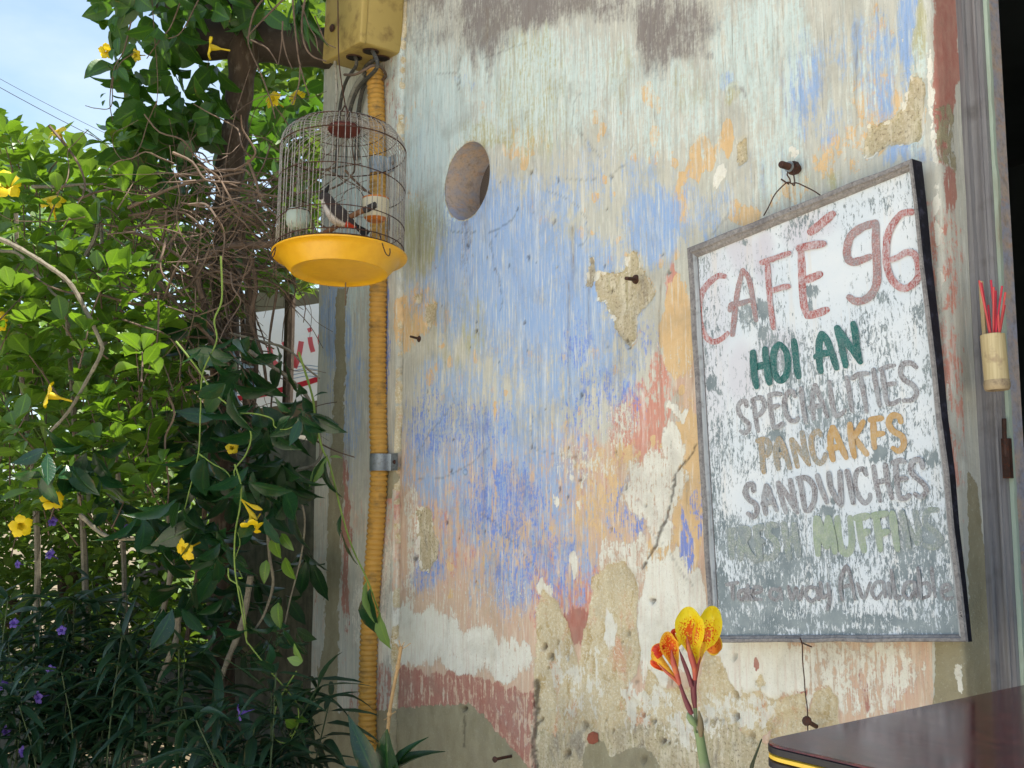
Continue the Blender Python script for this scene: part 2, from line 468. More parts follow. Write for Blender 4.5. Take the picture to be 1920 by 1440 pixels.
def build_wall():
    # column line: left end return, front, rounded right corner, reveal
    us = []
    dx = 0.0052
    xs = list(np.arange(WX0, WX1 + 1e-6, dx)); WXe = xs[-1]
    zs = list(np.linspace(0, 0.2, 3)) + list(np.arange(0.25, 2.75, dx)) + list(np.linspace(2.78, WTOP, 8))
    prof = []                                   # (x, y, nx, ny) along the plan
    for y in (0.25, 0.17, 0.1, 0.05, 0.03): prof.append((WX0 - 0.014, y, -1, 0))
    for a in np.linspace(0, 90, 5)[1:-1]:
        prof.append((WX0 + 0.0 - 0.014 * math.cos(math.radians(a)), 0.014 - 0.014 * math.sin(math.radians(a)), -math.cos(math.radians(a)), -math.sin(math.radians(a))))
    k0 = len(prof)
    for x in xs: prof.append((x, 0.0, 0, -1))
    k1 = len(prof)
    for a in np.linspace(0, 90, 5)[1:]:
        prof.append((WXe + 0.012 * math.sin(math.radians(a)), 0.012 - 0.012 * math.cos(math.radians(a)), math.sin(math.radians(a)), -math.cos(math.radians(a))))
    for y in np.arange(0.017, 0.084, dx): prof.append((WXe + 0.012, y, 1, 0))
    for y in (0.1, 0.12): prof.append((WXe + 0.012, y, 1, 0))
    prof = np.array(prof)
    nu, nz_ = len(prof), len(zs)
    X = np.repeat(prof[None, :, 0], nz_, 0); Y = np.repeat(prof[None, :, 1], nz_, 0)
    NX = np.repeat(prof[None, :, 2], nz_, 0); NY = np.repeat(prof[None, :, 3], nz_, 0)
    Z = np.repeat(np.array(zs)[:, None], nu, 1)
    PX, PY, _ = to_px(np.stack([X.ravel(), Y.ravel(), Z.ravel()], -1))
    PX = PX.reshape(X.shape); PY = PY.reshape(X.shape)
    front = (NY < -0.99)
    wob1 = (fbm(X * 22, Z * 9, 3) - 0.5); wob2 = (fbm(X * 60, Z * 24, 5) - 0.5)
    QX = PX + 26 * wob1 + 14 * wob2
    QY = PY + 60 * (fbm(X * 26, Z * 8, 8) - 0.5) + 16 * (fbm(X * 70, Z * 30, 9) - 0.5)
    RX = PX + 8 * wob2 + 5 * (fbm(X * 140, Z * 140, 21) - 0.5); RY = PY + 10 * (fbm(X * 90, Z * 60, 22) - 0.5) + 6 * (fbm(X * 150, Z * 150, 23) - 0.5)
    A = {k: np.zeros(X.shape) for k in 'low pink ochre blue deep olive wash white red mold plaster cream cement flake crack run drip'.split()}
    def ell(k, lst, soft=0.9, QX=QX, QY=QY):
        for cx, cy, rx, ry, v in lst:
            r = np.sqrt(((QX - cx) / rx) ** 2 + ((QY - cy) / ry) ** 2)
            A[k] = np.maximum(A[k], v * (1 - sstep(1 - soft * 0.5, 1 + soft * 0.5, r)))
    def poly(k, pts, v=1.0, soft=3.0, QX=RX, QY=RY):
        sd = poly_sd(QX, QY, pts)
        A[k] = np.maximum(A[k], v * sstep(-soft, soft, sd))
        return sd
    A['low'] = np.maximum(A['low'], sstep(690, 900, QY) * 0.85 * (1 - sstep(1738, 1765, PX)) * (1 - sstep(1480, 1600, PX) * (PY < 1180)))
    A['low'] = np.maximum(A['low'], sstep(0, 60, QX - 1215 + (QY - 480) * -0.05) * sstep(520, 640, QY) * 0.8 * (PX < 1420))
    ell('blue', [(930, 500, 170, 190, .95), (1040, 560, 190, 150, .88), (880, 400, 80, 120, .9), (1230, 420, 80, 90, .85), (1060, 690, 190, 110, .72),
                 (640, 610, 45, 110, .8), (1000, 380, 140, 70, .7), (1300, 400, 90, 70, .62), (1500, 160, 60, 110, .8), (1560, 230, 60, 60, .55), (1650, 130, 50, 140, .72),
                 (1700, 60, 16, 120, 1), (1600, 90, 60, 70, .62), (1700, 290, 60, 30, .7), (1450, 320, 60, 80, .55), (870, 160, 30, 12, .85), (790, 270, 12, 40, .8),
                 (1365, 150, 14, 18, 1), (940, 880, 210, 190, .74), (1000, 1060, 170, 130, .66), (800, 1050, 60, 80, .66), (820, 860, 90, 140, .74), (660, 760, 40, 200, .6), (690, 450, 40, 200, .35),
                 (1180, 960, 60, 90, .55), (850, 720, 100, 70, .68), (1150, 330, 200, 90, .52), (1100, 240, 300, 70, .42), (1700, 420, 60, 300, .5)], 1.3)
    ell('deep', [(880, 800, 110, 80, .62), (950, 940, 110, 110, .68), (1180, 960, 60, 90, .62), (1283, 1040, 16, 110, .85), (800, 800, 60, 110, .62), (1000, 1070, 140, 130, .62),
                 (1130, 760, 110, 100, .62), (726, 650, 16, 160, .85), (800, 1060, 50, 60, .6), (1085, 640, 40, 90, .6), (1200, 640, 50, 90, .55), (640, 800, 40, 200, .5),
                 (870, 520, 60, 120, .45), (1170, 1085, 25, 25, .75), (1310, 960, 10, 90, .7)], 1.3)
    ell('ochre', [(1319, 287, 24, 34, 1), (1360, 270, 18, 44, 1), (1303, 322, 14, 22, 1), (1455, 376, 14, 14, 1), (1488, 362, 24, 20, 1), (1505, 338, 11, 8, 1), (1215, 184, 15, 24, 1),
                  (1223, 252, 10, 17, 1), (1265, 300, 12, 12, 1), (1230, 300, 6, 22, .95), (980, 255, 60, 40, .68), (790, 585, 30, 50, .85), (765, 600, 20, 60, .7), (1020, 405, 18, 9, 1),
                  (1028, 510, 7, 22, 1), (1270, 620, 36, 90, .9), (1288, 930, 34, 190, .85), (1150, 920, 120, 120, .55), (940, 990, 60, 60, .6), (1240, 1060, 40, 90, .7),
                  (1640, 200, 50, 90, .6), (1580, 290, 60, 60, .5), (905, 205, 9, 14, 1), (930, 200, 8, 20, .8), (1280, 390, 20, 60, .7), (1400, 400, 40, 30, .7), (1480, 420, 60, 20, .6),
                  (1180, 570, 60, 80, .4), (1060, 860, 110, 80, .5), (1640, 60, 40, 60, .5)], 0.7)
    n_sp = 170
    for i in range(n_sp):                      # small chips down to the ochre coat
        cx = RNG.uniform(760, 1290); cy = RNG.uniform(180, 1120); rr = RNG.uniform(2.5, 8)
        box = (abs(PX - cx) < 40) & (abs(PY - cy) < 50)
        r = np.sqrt(((RX - cx) / rr) ** 2 + ((RY - cy) / (rr * RNG.uniform(1.0, 2.4))) ** 2)
        A['ochre'] = np.where(box, np.maximum(A['ochre'], 1 - sstep(.7, 1.3, r)), A['ochre'])
    ell('pink', [(1200, 800, 80, 110, .75), (1080, 880, 110, 120, .6), (1030, 1110, 60, 130, .68), (720, 1000, 30, 260, .75), (1262, 600, 16, 110, .9), (1100, 1130, 40, 90, .8),
                 (830, 1000, 100, 160, .55), (1240, 720, 30, 80, .7), (1300, 1090, 20, 50, .6), (1760, 760, 60, 600, .62), (1770, 1080, 40, 200, .5), (1650, 1280, 90, 90, .62), (1420, 1270, 60, 40, .35)], 1.2)
    ell('white', [(1235, 905, 66, 60, .82), (1262, 830, 26, 46, .92), (1268, 765, 20, 12, 1), (1235, 985, 26, 52, .85), (1215, 940, 60, 40, .8), (1233, 1180, 40, 150, .98), (1285, 1150, 44, 90, .98),
                  (1262, 1080, 24, 70, .92), (780, 1195, 100, 62, .98), (880, 1215, 80, 55, .95), (950, 1240, 50, 50, .9), (1420, 1255, 110, 70, 1.0), (1143, 1195, 16, 44, .98),
                  (1178, 1320, 18, 60, .85), (1160, 800, 40, 60, .66), (1100, 870, 70, 40, .62), (1040, 930, 10, 11, 1), (1085, 938, 9, 9, 1), (1078, 1060, 8, 24, 1), (1020, 1115, 20, 20, .95),
                  (1143, 1060, 24, 60, .72), (1170, 1040, 30, 30, .8), (1190, 1060, 30, 60, .74), (900, 1130, 200, 60, .52), (1250, 690, 60, 60, .5), (700, 1150, 40, 90, .85), (730, 1120, 16, 160, .85),
                  (1345, 340, 10, 17, 1.2), (1492, 285, 12, 8, 1.2), (1700, 640, 60, 900, .45), (1590, 1270, 160, 90, .74), (770, 1060, 16, 200, .7), (1030, 1180, 26, 70, .75)], 0.7)
    ell('wash', [(1000, 160, 280, 150, .8), (820, 250, 90, 210, .95), (1240, 200, 160, 140, .74), (1430, 90, 130, 170, .84), (1470, 300, 70, 150, .78), (1620, 130, 110, 170, .58),
                 (670, 420, 50, 260, .85), (1350, 350, 70, 80, .5), (1720, 200, 20, 200, .8), (780, 150, 80, 200, .8), (850, 480, 120, 120, .42), (1100, 400, 260, 120, .38), (1550, 350, 90, 50, .55)], 1.3)
    ell('olive', [(1000, 170, 90, 130, .7), (1025, 130, 18, 80, .85), (900, 250, 70, 22, .85), (955, 130, 22, 50, .6), (790, 440, 50, 90, .68), (1160, 150, 40, 80, .5), (1720, 60, 14, 70, .8),
                  (1290, 170, 60, 60, .5), (1380, 180, 20, 30, .7), (850, 620, 100, 120, .4), (700, 60, 60, 90, .6), (1540, 340, 60, 40, .5)], 1.4)
    ell('mold', [(905, 30, 56, 95, .95), (985, 15, 100, 52, .98), (1060, 10, 160, 24, .85), (1225, 60, 46, 95, .95), (1290, 50, 70, 64, .85), (1265, 96, 60, 30, .8), (1390, 170, 20, 14, .7), (1330, 95, 22, 14, .8),
                 (800, 40, 90, 70, .7), (1150, 20, 120, 30, .7), (720, 140, 46, 120, .6), (780, 130, 12, 60, .5), (890, 90, 12, 60, .8), (915, 90, 8, 70, .8), (700, -40, 800, 60, .9), (665, 290, 30, 200, .45)], 1.3)
    ell('red', [(655, 1020, 12, 190, .95), (1080, 1170, 26, 44, .9), (1115, 1150, 16, 40, .8), (1010, 1330, 14, 60, .8), (1770, 110, 26, 200, 1.0), (1785, 350, 16, 50, .8), (1750, 560, 30, 200, .35),
                (1620, 1290, 12, 60, .7), (735, 180, 22, 110, .62), (1500, 1290, 6, 8, 1), (1420, 1250, 6, 12, 1), (600, 1000, 5, 200, .5)], 0.9)
    # chipped bare plaster, outlines traced where they stand on the wall
    c1 = lambda L, s, ox, oy: [(ox + a / s, oy + b / s) for a, b in L]
    sds = []
    star = c1([(420, 390), (560, 400), (720, 390), (740, 210), (810, 165), (850, 200), (880, 340), (990, 490), (1035, 600), (970, 730), (850, 820), (840, 960), (830, 1090), (750, 1180), (690, 1070), (620, 980), (580, 830), (500, 710), (420, 680), (400, 560)], 5.54, 1040, 440)
    sds.append(poly('plaster', star))
    sds.append(poly('plaster', c1([(340, 240), (390, 215), (410, 420), (380, 540), (310, 540), (330, 430)], 5.54, 1040, 440)))
    sds.append(poly('plaster', c1([(1285, 450), (1340, 470), (1352, 560), (1345, 790), (1320, 840), (1110, 860), (1050, 930), (1000, 930), (975, 880), (1010, 790), (1010, 740), (1160, 700), (1220, 640), (1240, 540)], 3.13, 1300, 0)))
    sds.append(poly('plaster', [(778, 955), (795, 948), (808, 958), (812, 1000), (820, 1015), (818, 1045), (800, 1074), (782, 1068), (780, 1010)]))
    sds.append(poly('plaster', [(1380, 268), (1398, 258), (1400, 300), (1380, 314)], .8))
    sds.append(poly('plaster', [(776, 556), (790, 550), (792, 565), (780, 570)]))
    sds.append(poly('plaster', [(798, 570), (818, 566), (815, 600), (805, 618), (796, 600)], .85))
    low_poly = [(1000, 1288), (1004, 1150), (1014, 1104), (1040, 1122), (1062, 1168), (1082, 1248), (1098, 1170), (1110, 1082), (1140, 1058), (1170, 1052), (1186, 1075), (1196, 1110), (1192, 1170), (1200, 1222), (1192, 1262),
                (1172, 1300), (1200, 1318), (1213, 1246), (1238, 1288), (1308, 1292), (1322, 1222), (1350, 1232), (1368, 1278), (1392, 1312), (1384, 1372), (1440, 1400), (1442, 1500), (1004, 1500)]
    sd = poly('cream', low_poly, 1.0, 5)
    sds.append(sd * 0.8)
    A['plaster'] = np.maximum(A['plaster'], np.where(sd > -4, sstep(1290, 1380, QY + 60 * (fbm(X * 14, Z * 14, 31) - .5)) * sstep(-4, 4, sd), 0))
    A['cream'] = A['cream'] * (1 - sstep(1330, 1400, QY))
    A['plaster'] = np.maximum(A['plaster'], 0.75 * sstep(-3, 3, poly_sd(RX, RY, [(1150, 1180), (1190, 1170), (1200, 1230), (1190, 1262), (1160, 1260), (1165, 1220)])))
    for pl in ([(1390, 1290), (1400, 1300), (1425, 1290), (1440, 1310), (1455, 1350), (1420, 1395), (1385, 1380)], [(1425, 1262), (1437, 1286), (1420, 1290), (1412, 1275)], [(1520, 1300), (1550, 1285), (1570, 1310), (1570, 1390), (1500, 1390)],
               [(1440, 1310), (1510, 1300), (1500, 1400), (1440, 1420)]):
        sds.append(poly('cream', pl, .95, 6) * 0.5)
    sds.append(poly('plaster', [(1440, 1345), (1500, 1330), (1560, 1350), (1560, 1440), (1440, 1440)], .9, 8) * .5)
    poly('red', [(688, 1242), (752, 1244), (800, 1260), (850, 1258), (900, 1266), (960, 1288), (1000, 1296), (1003, 1470), (860, 1350), (745, 1350), (640, 1350)], .70, 6, RX, RY + 7 * np.sin(PX * 0.21) * (vn(PX * 0.05, PY * 0, 4)))
    A['white'] *= 1 - sstep(1246, 1262, RY + 7 * np.sin(PX * 0.21) * vn(PX * .05, PY * 0, 4) - np.clip(PX - 760, 0, 300) * .16) * (PX < 1003) * (PX > 600)
    A['white'] = np.maximum(A['white'], .72 * sstep(-6, 10, poly_sd(RX, RY, [(925, 1290), (960, 1290), (1000, 1310), (1000, 1440), (985, 1420), (905, 1320)])))
    poly('cement', [(600, 1336), (745, 1328), (880, 1318), (905, 1340), (1000, 1446), (1000, 1600), (560, 1600)], 1.0, 7)
    poly('cement', [(1090, 1440), (1095, 1398), (1112, 1386), (1130, 1394), (1140, 1420), (1165, 1408), (1195, 1400), (1220, 1412), (1235, 1440), (1235, 1500), (1090, 1500)], .95, 5)
    poly('cement', [(738, 868), (748, 890), (744, 930), (730, 940), (722, 880)], .9, 3)
    poly('cement', [(1748, 1190), (1752, 1260), (1748, 1340), (1870, 1340), (1860, 1150), (1830, 900), (1812, 880), (1816, 1190)], .9, 6)
    poly('cement', [(1745, 200), (1790, 190), (1800, 330), (1755, 300)], .6, 8)
    poly('cement', [(636, 540), (656, 540), (656, 700), (650, 900), (642, 1200), (640, 1500), (560, 1500), (612, 1200), (622, 900), (634, 700)], .82, 5)
    poly('flake', [(1340, 322), (1354, 320), (1354, 338), (1344, 355), (1336, 346)], 1.0, 2)
    poly('flake', [(1482, 290), (1492, 280), (1502, 282), (1500, 292), (1490, 295)], 1.0, 2)
    # cracks
    def crack(pts, w=1.6, v=1.0):
        w = w * 1.35; v = v * .85
        d = line_d(PX + 10 * wob2 + 6 * (fbm(X * 200, Z * 200, 41) - .5), PY, pts)
        A['crack'] = np.maximum(A['crack'], v * (1 - sstep(w * .5, w * 1.5, d)))
        return d
    dcr = crack([(1304, 834), (1292, 860), (1266, 890), (1262, 930), (1252, 970), (1235, 1010), (1220, 1040), (1206, 1066)], 1.5)
    dcr = np.minimum(dcr, crack([(1003, 1276), (1004, 1330), (1000, 1390), (1002, 1450)], 2.4))
    crack([(918, 436), (955, 418), (968, 402)], 1.0, .5); crack([(846, 434), (876, 437), (890, 434)], 1.0, .5)
    crack([(860, 168), (862, 60)], .9, .5); crack([(1336, 440), (1362, 400)], .9, .35); crack([(820, 138), (858, 136)], 1, .4); crack([(905, 110), (985, 80)], 1, .35)
    crack([(870, 1334), (868, 1400)], 1.2, .6)
    for i in range(80):                        # rain runs and lime drips
        cx = RNG.uniform(610, 1740); cy = RNG.uniform(-80, 900); ln = RNG.uniform(60, 420); w = RNG.uniform(1.5, 5); v = RNG.uniform(.25, .8)
        xx = cx + (RY - cy) * RNG.normal(0, .006) + 4 * (fbm(X * 0 + i, Z * 12, 100 + i) - .5)
        t = (RY - cy) / ln
        a_ = v * np.exp(-((PX - xx) / (w * (1.1 - .6 * np.clip(t, 0, 1)))) ** 2) * sstep(0, .06, t) * (1 - sstep(.4, 1, t))
        k_ = 'drip' if i % 3 == 0 else 'run'
        A[k_] = np.maximum(A[k_], a_)
    for i in range(9):
        cx, cy = RNG.uniform(780, 1270), RNG.uniform(150, 1000); a_ = RNG.uniform(-.9, .9) + (1.57 if i % 2 else 0); p_ = [(cx, cy)]
        for k in range(7):
            a_ += RNG.normal(0, .35); cx += 22 * math.cos(a_); cy += 22 * math.sin(a_); p_.append((cx, cy))
        crack(p_, .8, .38)
    # relief -----------------------------------------------------------
    D = 0.0025 * (fbm(X * 6, Z * 4, 51) - .5) * 2 + 0.0008 * (fbm(X * 40, Z * 12, 52) - .5)
    for sd in sds: D = D + 0.0068 * sstep(-2.2, 2.8, sd)
    rough = np.clip(A['plaster'] + A['cream'] * .8, 0, 1)
    D = D + rough * 0.005 * (fbm(X * 45, Z * 45, 61) - .5) + rough * 0.003 * (fbm(X * 150, Z * 150, 62) - .5)
    for k_, f_ in (('blue', .84), ('deep', .80), ('wash', .76), ('white', .79), ('pink', .9), ('red', .85), ('mold', .74), ('olive', 1.15)):
        A[k_] = A[k_] * f_ + 0.10 * (fbm(X * 30, Z * 12, 91) - .5) * (A[k_] > .05)
    left = sstep(760, 730, PX) if False else 1 - sstep(735, 755, PX)
    A['low'] = A['low'] * (1 - .55 * left)
    for k_ in ('red', 'pink', 'white'): A[k_] = A[k_] * (1 - .18 * left)
    for sd in sds[:4]:
        A['flake'] = np.maximum(A['flake'], 0.95 * np.exp(-((sd - 1.5) / 3.0) ** 2) * sstep(.42, .62, fbm(X * 60, Z * 50, 93)))
        A['ochre'] = np.maximum(A['ochre'], 0.9 * np.exp(-((sd + 3.5) / 4.0) ** 2) * sstep(.5, .7, fbm(X * 50, Z * 30, 94)))
    D = D + 0.0012 * A['crack'] - 0.0012 * A['white']
    ell('flake', [(1143, 1195, 16, 44, .8), (1178, 1320, 20, 60, .72), (1230, 1330, 60, 60, .56), (1300, 1360, 80, 60, .55), (1090, 1300, 60, 60, .5), (1400, 1330, 60, 40, .62), (1050, 1250, 30, 60, .5), (1290, 1220, 30, 50, .7), (1120, 1230, 30, 40, .5)], .9)
    for i in range(96):                        # pits and nail holes
        if i < 60: cx = RNG.uniform(760, 1280); cy = RNG.uniform(300, 1100); rr = RNG.uniform(1.0, 3.2)
        else: cx = RNG.uniform(1010, 1420); cy = RNG.uniform(1180, 1440); rr = 1.4 + 6 * RNG.random() ** 3
        r = np.sqrt(((RX - cx) / rr) ** 2 + ((RY - cy) / (rr * 1.7)) ** 2)
        m_ = 1 - sstep(.5, 1.2, r)
        D = D + (0.004 if i < 60 else .006) * m_
        if i < 60: A['crack'] = np.maximum(A['crack'], 0.75 * m_)
        else: A['crack'] = np.maximum(A['crack'], 0.5 * m_)
    for cx, cy, rr in ((872, 1330, 6), (1012, 1352, 4), (1017, 1212, 6), (1028, 1232, 7), (1058, 1415, 8), (1376, 1345, 6), (1224, 1126, 5), (1238, 1390, 7), (1220, 1352, 5)):
        r = np.sqrt((RX - cx) ** 2 + (RY - cy) ** 2) / rr
        D = D + 0.012 * (1 - sstep(.5, 1.2, r)); A['crack'] = np.maximum(A['crack'], .8 * (1 - sstep(.5, 1.2, r)))
    # shallow pilaster at the left end, its edge broken
    edge = GROOVE + 0.012 * (fbm(X * 0 + 3, Z * 14, 71) - .5) + 0.006 * (fbm(X * 0, Z * 60, 72) - .5)
    D = D - 0.012 * (1 - sstep(-0.006, 0.006, X - edge)) * (NY < 0)
    gr = np.exp(-((X - edge - 0.004) / 0.006) ** 2) * (fbm(X * 3, Z * 40, 73))
    D = D + 0.009 * gr
    A['cream'] = np.maximum(A['cream'], 1.1 * np.exp(-((X - edge) / 0.010) ** 2) * sstep(.35, .6, fbm(X * 9, Z * 16, 74)))
    A['crack'] = np.maximum(A['crack'], .55 * np.exp(-((X - edge - .006) / 0.004) ** 2) * sstep(.4, .7, fbm(X * 3, Z * 30, 75)))
    corner = (X > WXe - 0.012) & (Y < 0.02)
    D = D + corner * 0.004 * fbm(X * 0, Z * 30, 81) ** 2
    A['flake'] = np.maximum(A['flake'], 0.72 * np.exp(-((X - WXe - .002) / 0.009) ** 2) * (Y < .02) * sstep(.3, .6, fbm(X * 40, Z * 20, 82)))
    # hole: pull the grid on to the circle and round its lip
    dxh = X - HOLE_C.x; dzh = Z - HOLE_C.z
    rh = np.sqrt(dxh ** 2 + dzh ** 2) + 1e-9
    near = (np.abs(rh - HOLE_R) < dx * 0.72) & front
    X = np.where(near, HOLE_C.x + dxh / rh * HOLE_R, X); Z = np.where(near, HOLE_C.z + dzh / rh * HOLE_R, Z)
    rh = np.sqrt((X - HOLE_C.x) ** 2 + (Z - HOLE_C.z) ** 2)
    D = np.where(rh < HOLE_R + 0.02, D * np.clip((rh - HOLE_R) / .02, 0, 1), D) + front * 0.004 * (1 - sstep(0, .007, rh - HOLE_R))
    ring = (rh - HOLE_R) / .012 - .9 * (fbm(X * 50, Z * 50, 97) - .35)
    D = D + front * (rh > HOLE_R + .002) * .0035 * (1 - sstep(-.2, .6, ring))
    A['plaster'] = np.maximum(A['plaster'], .8 * front * (1 - sstep(-.3, .5, ring)))
    A['mold'] = np.maximum(A['mold'], front * .5 * np.exp(-((X - HOLE_C.x) / .06) ** 2) * sstep(0, .02, HOLE_C.z - HOLE_R * .8 - Z) * (1 - sstep(.05, .3, HOLE_C.z - HOLE_R - Z)))
    V = np.stack([X - NX * D, Y - NY * D, Z], -1).reshape(-1, 3)
    idx = np.arange(nu * nz_).reshape(nz_, nu)
    q = np.stack([idx[:-1, :-1], idx[:-1, 1:], idx[1:, 1:], idx[1:, :-1]], -1).reshape(-1, 4)
    inside = (rh.ravel() <= HOLE_R + 1e-6) & front.ravel()
    q = q[~inside[q].all(1)]
    me = bpy.data.meshes.new('plaster_face')
    me.vertices.add(len(V)); me.vertices.foreach_set('co', V.ravel().astype(np.float32))
    me.loops.add(q.size); me.loops.foreach_set('vertex_index', q.ravel().astype(np.int32))
    me.polygons.add(len(q)); me.polygons.foreach_set('loop_start', np.arange(0, q.size, 4, dtype=np.int32))
    me.polygons.foreach_set('loop_total', np.full(len(q), 4, np.int32))
    me.polygons.foreach_set('use_smooth', np.ones(len(q), bool))
    me.update(calc_edges=True)
    for k, a in A.items():
        at_ = me.attributes.new(k, 'FLOAT', 'POINT')
        at_.data.foreach_set('value', a.ravel().astype(np.float32))
    me.materials.append(wall_paint_material())
    me.validate()
    root = thing('plastered_wall', 'old plaster wall with flaking blue, ochre and white limewash and a round hole', 'wall', (0, 0, 0))
    o = bpy.data.objects.new('plaster_face', me)
    COL.objects.link(o); o.parent = root
    # niche behind the hole
    m = NT('niche_render')
    p = m.pos()
    n = m.noise(p, 22, 6, 0.65); n2 = m.noise(m.vmul(p, (20, 20, 60)), 1, 5, .6)
    c = m.mix(m.rng(n, .4, .6), S(198, 176, 158), S(168, 168, 182))
    c = m.mix(m.rng(n2, .58, .70, 0, .6), c, S(212, 168, 128))
    c = m.mix(m.rng(m.noise(p, 40, 5, .65), .54, .70, 0, .6), c, S(132, 120, 112))
    c = m.mix(m.rng(m.noise(p, 140, 3, .6), .5, .7, 0, .5), c, S(150, 138, 130))
    mat = m.bsdf(c, .95, 0, m.bump(n, .6, .004))
    mb = MB()
    Mr = Matrix.Rotation(math.radians(90), 4, 'X')        # z -> -y
    mb.lathe([(HOLE_R - .0002, -.0045), (HOLE_R * .99, -.03), (HOLE_R * .985, -.075), (HOLE_R * .98, -.118)], (HOLE_C.x, 0, HOLE_C.z), 48, Mr)
    build('hole_lining', mb, mat, root)
    mg = NT('pierced_plate')
    vor = mg.node('ShaderNodeTexVoronoi', {'Vector': mg.pos(), 'Scale': 190.0, 'Randomness': 0.1})
    cc = mg.mix(mg.rng(vor.outputs['Distance'], .25, .42), S(40, 35, 33), S(108, 98, 92))
    mgm = mg.bsdf(cc, .8, 0, mg.bump(vor.outputs['Distance'], .5, .002))
    mb = MB()
    mb.lathe([(HOLE_R * .98, 0.0), (HOLE_R * .9, .003), (0, .003)], (HOLE_C.x, .1175, HOLE_C.z), 48, Mr)
    build('back_plate', mb, mgm, root)
    # a bit of brick showing through the broken plaster near the foot
    mb = MB(); q = [(1100, 1386), (1103, 1376), (1112, 1371), (1121, 1375), (1122, 1390), (1113, 1396), (1104, 1394)]
    f_ = [on_y(x, y, .004) for x, y in q]; b_ = [on_y(x, y, .012) for x, y in q]
    mb.add(f_ + b_, [tuple(range(7))[::-1]] + [(i, (i + 1) % 7, 7 + (i + 1) % 7, 7 + i) for i in range(7)])
    build('brick', mb, simple('red_brick', S(146, 82, 62), .95, 0, .3, 120, .8, dirt=S(110, 74, 60)), root, False)
    # body of the wall behind the face
    mb = MB()
    mb.box(((WX0 + WX1) / 2, .1925, WTOP / 2), (WX1 - WX0 - .01, .115, WTOP - .02))
    build('wall_core', mb, mat, root, False)
    mb = MB()
    mb.box(((WX0 + 3.0) / 2, .16, WTOP + .06), (3.0 - WX0 + .1, .4, .12))
    build('coping', mb, simple('coping_cement', S(150, 145, 135), .9, scale=20), root, False)
build_wall()
# ================================================================== SHARED MATERIALS
M_IRON = simple('rusty_iron', S(74, 52, 44), .75, .35, .4, 200, .5, dirt=S(112, 62, 40))
M_WIRE = simple('cage_wire', S(158, 150, 140), .45, .25, .3, 300, .2, dirt=S(90, 66, 50))
M_GALV = simple('galvanised_steel', S(146, 150, 152), .5, .7, .2, 140, .3, dirt=S(116, 112, 106))
M_CABLE = simple('dusty_cable', S(70, 68, 64), .7, 0, .3, 90, .2, dirt=S(130, 124, 110))
M_CABLEW = simple('pale_cable', S(160, 158, 150), .7, 0, .2, 90, .2, dirt=S(110, 104, 92))
M_BARK = simple('bark', S(74, 60, 48), .95, 0, .45, 70, 1.0, dirt=S(122, 110, 96), stretch=(1, 1, .3))
M_TWIG = simple('dry_twig', S(104, 86, 72), .9, 0, .4, 60, .4, dirt=S(66, 54, 44))
M_VINESTEM = simple('grey_vine_stem', S(124, 116, 100), .85, 0, .3, 160, .5, dirt=S(80, 72, 60))
M_GREENSTEM = simple('green_stem', S(112, 134, 56), .6, 0, .2, 120, .1)
M_DIMSTEM = simple('dim_green_stem', S(58, 74, 44), .6, 0, .2, 120, .1)
M_TIMBER = simple('weathered_timber', S(66, 56, 48), .9, 0, .35, 26, .8, dirt=S(96, 88, 78), stretch=(1, 1, 1))

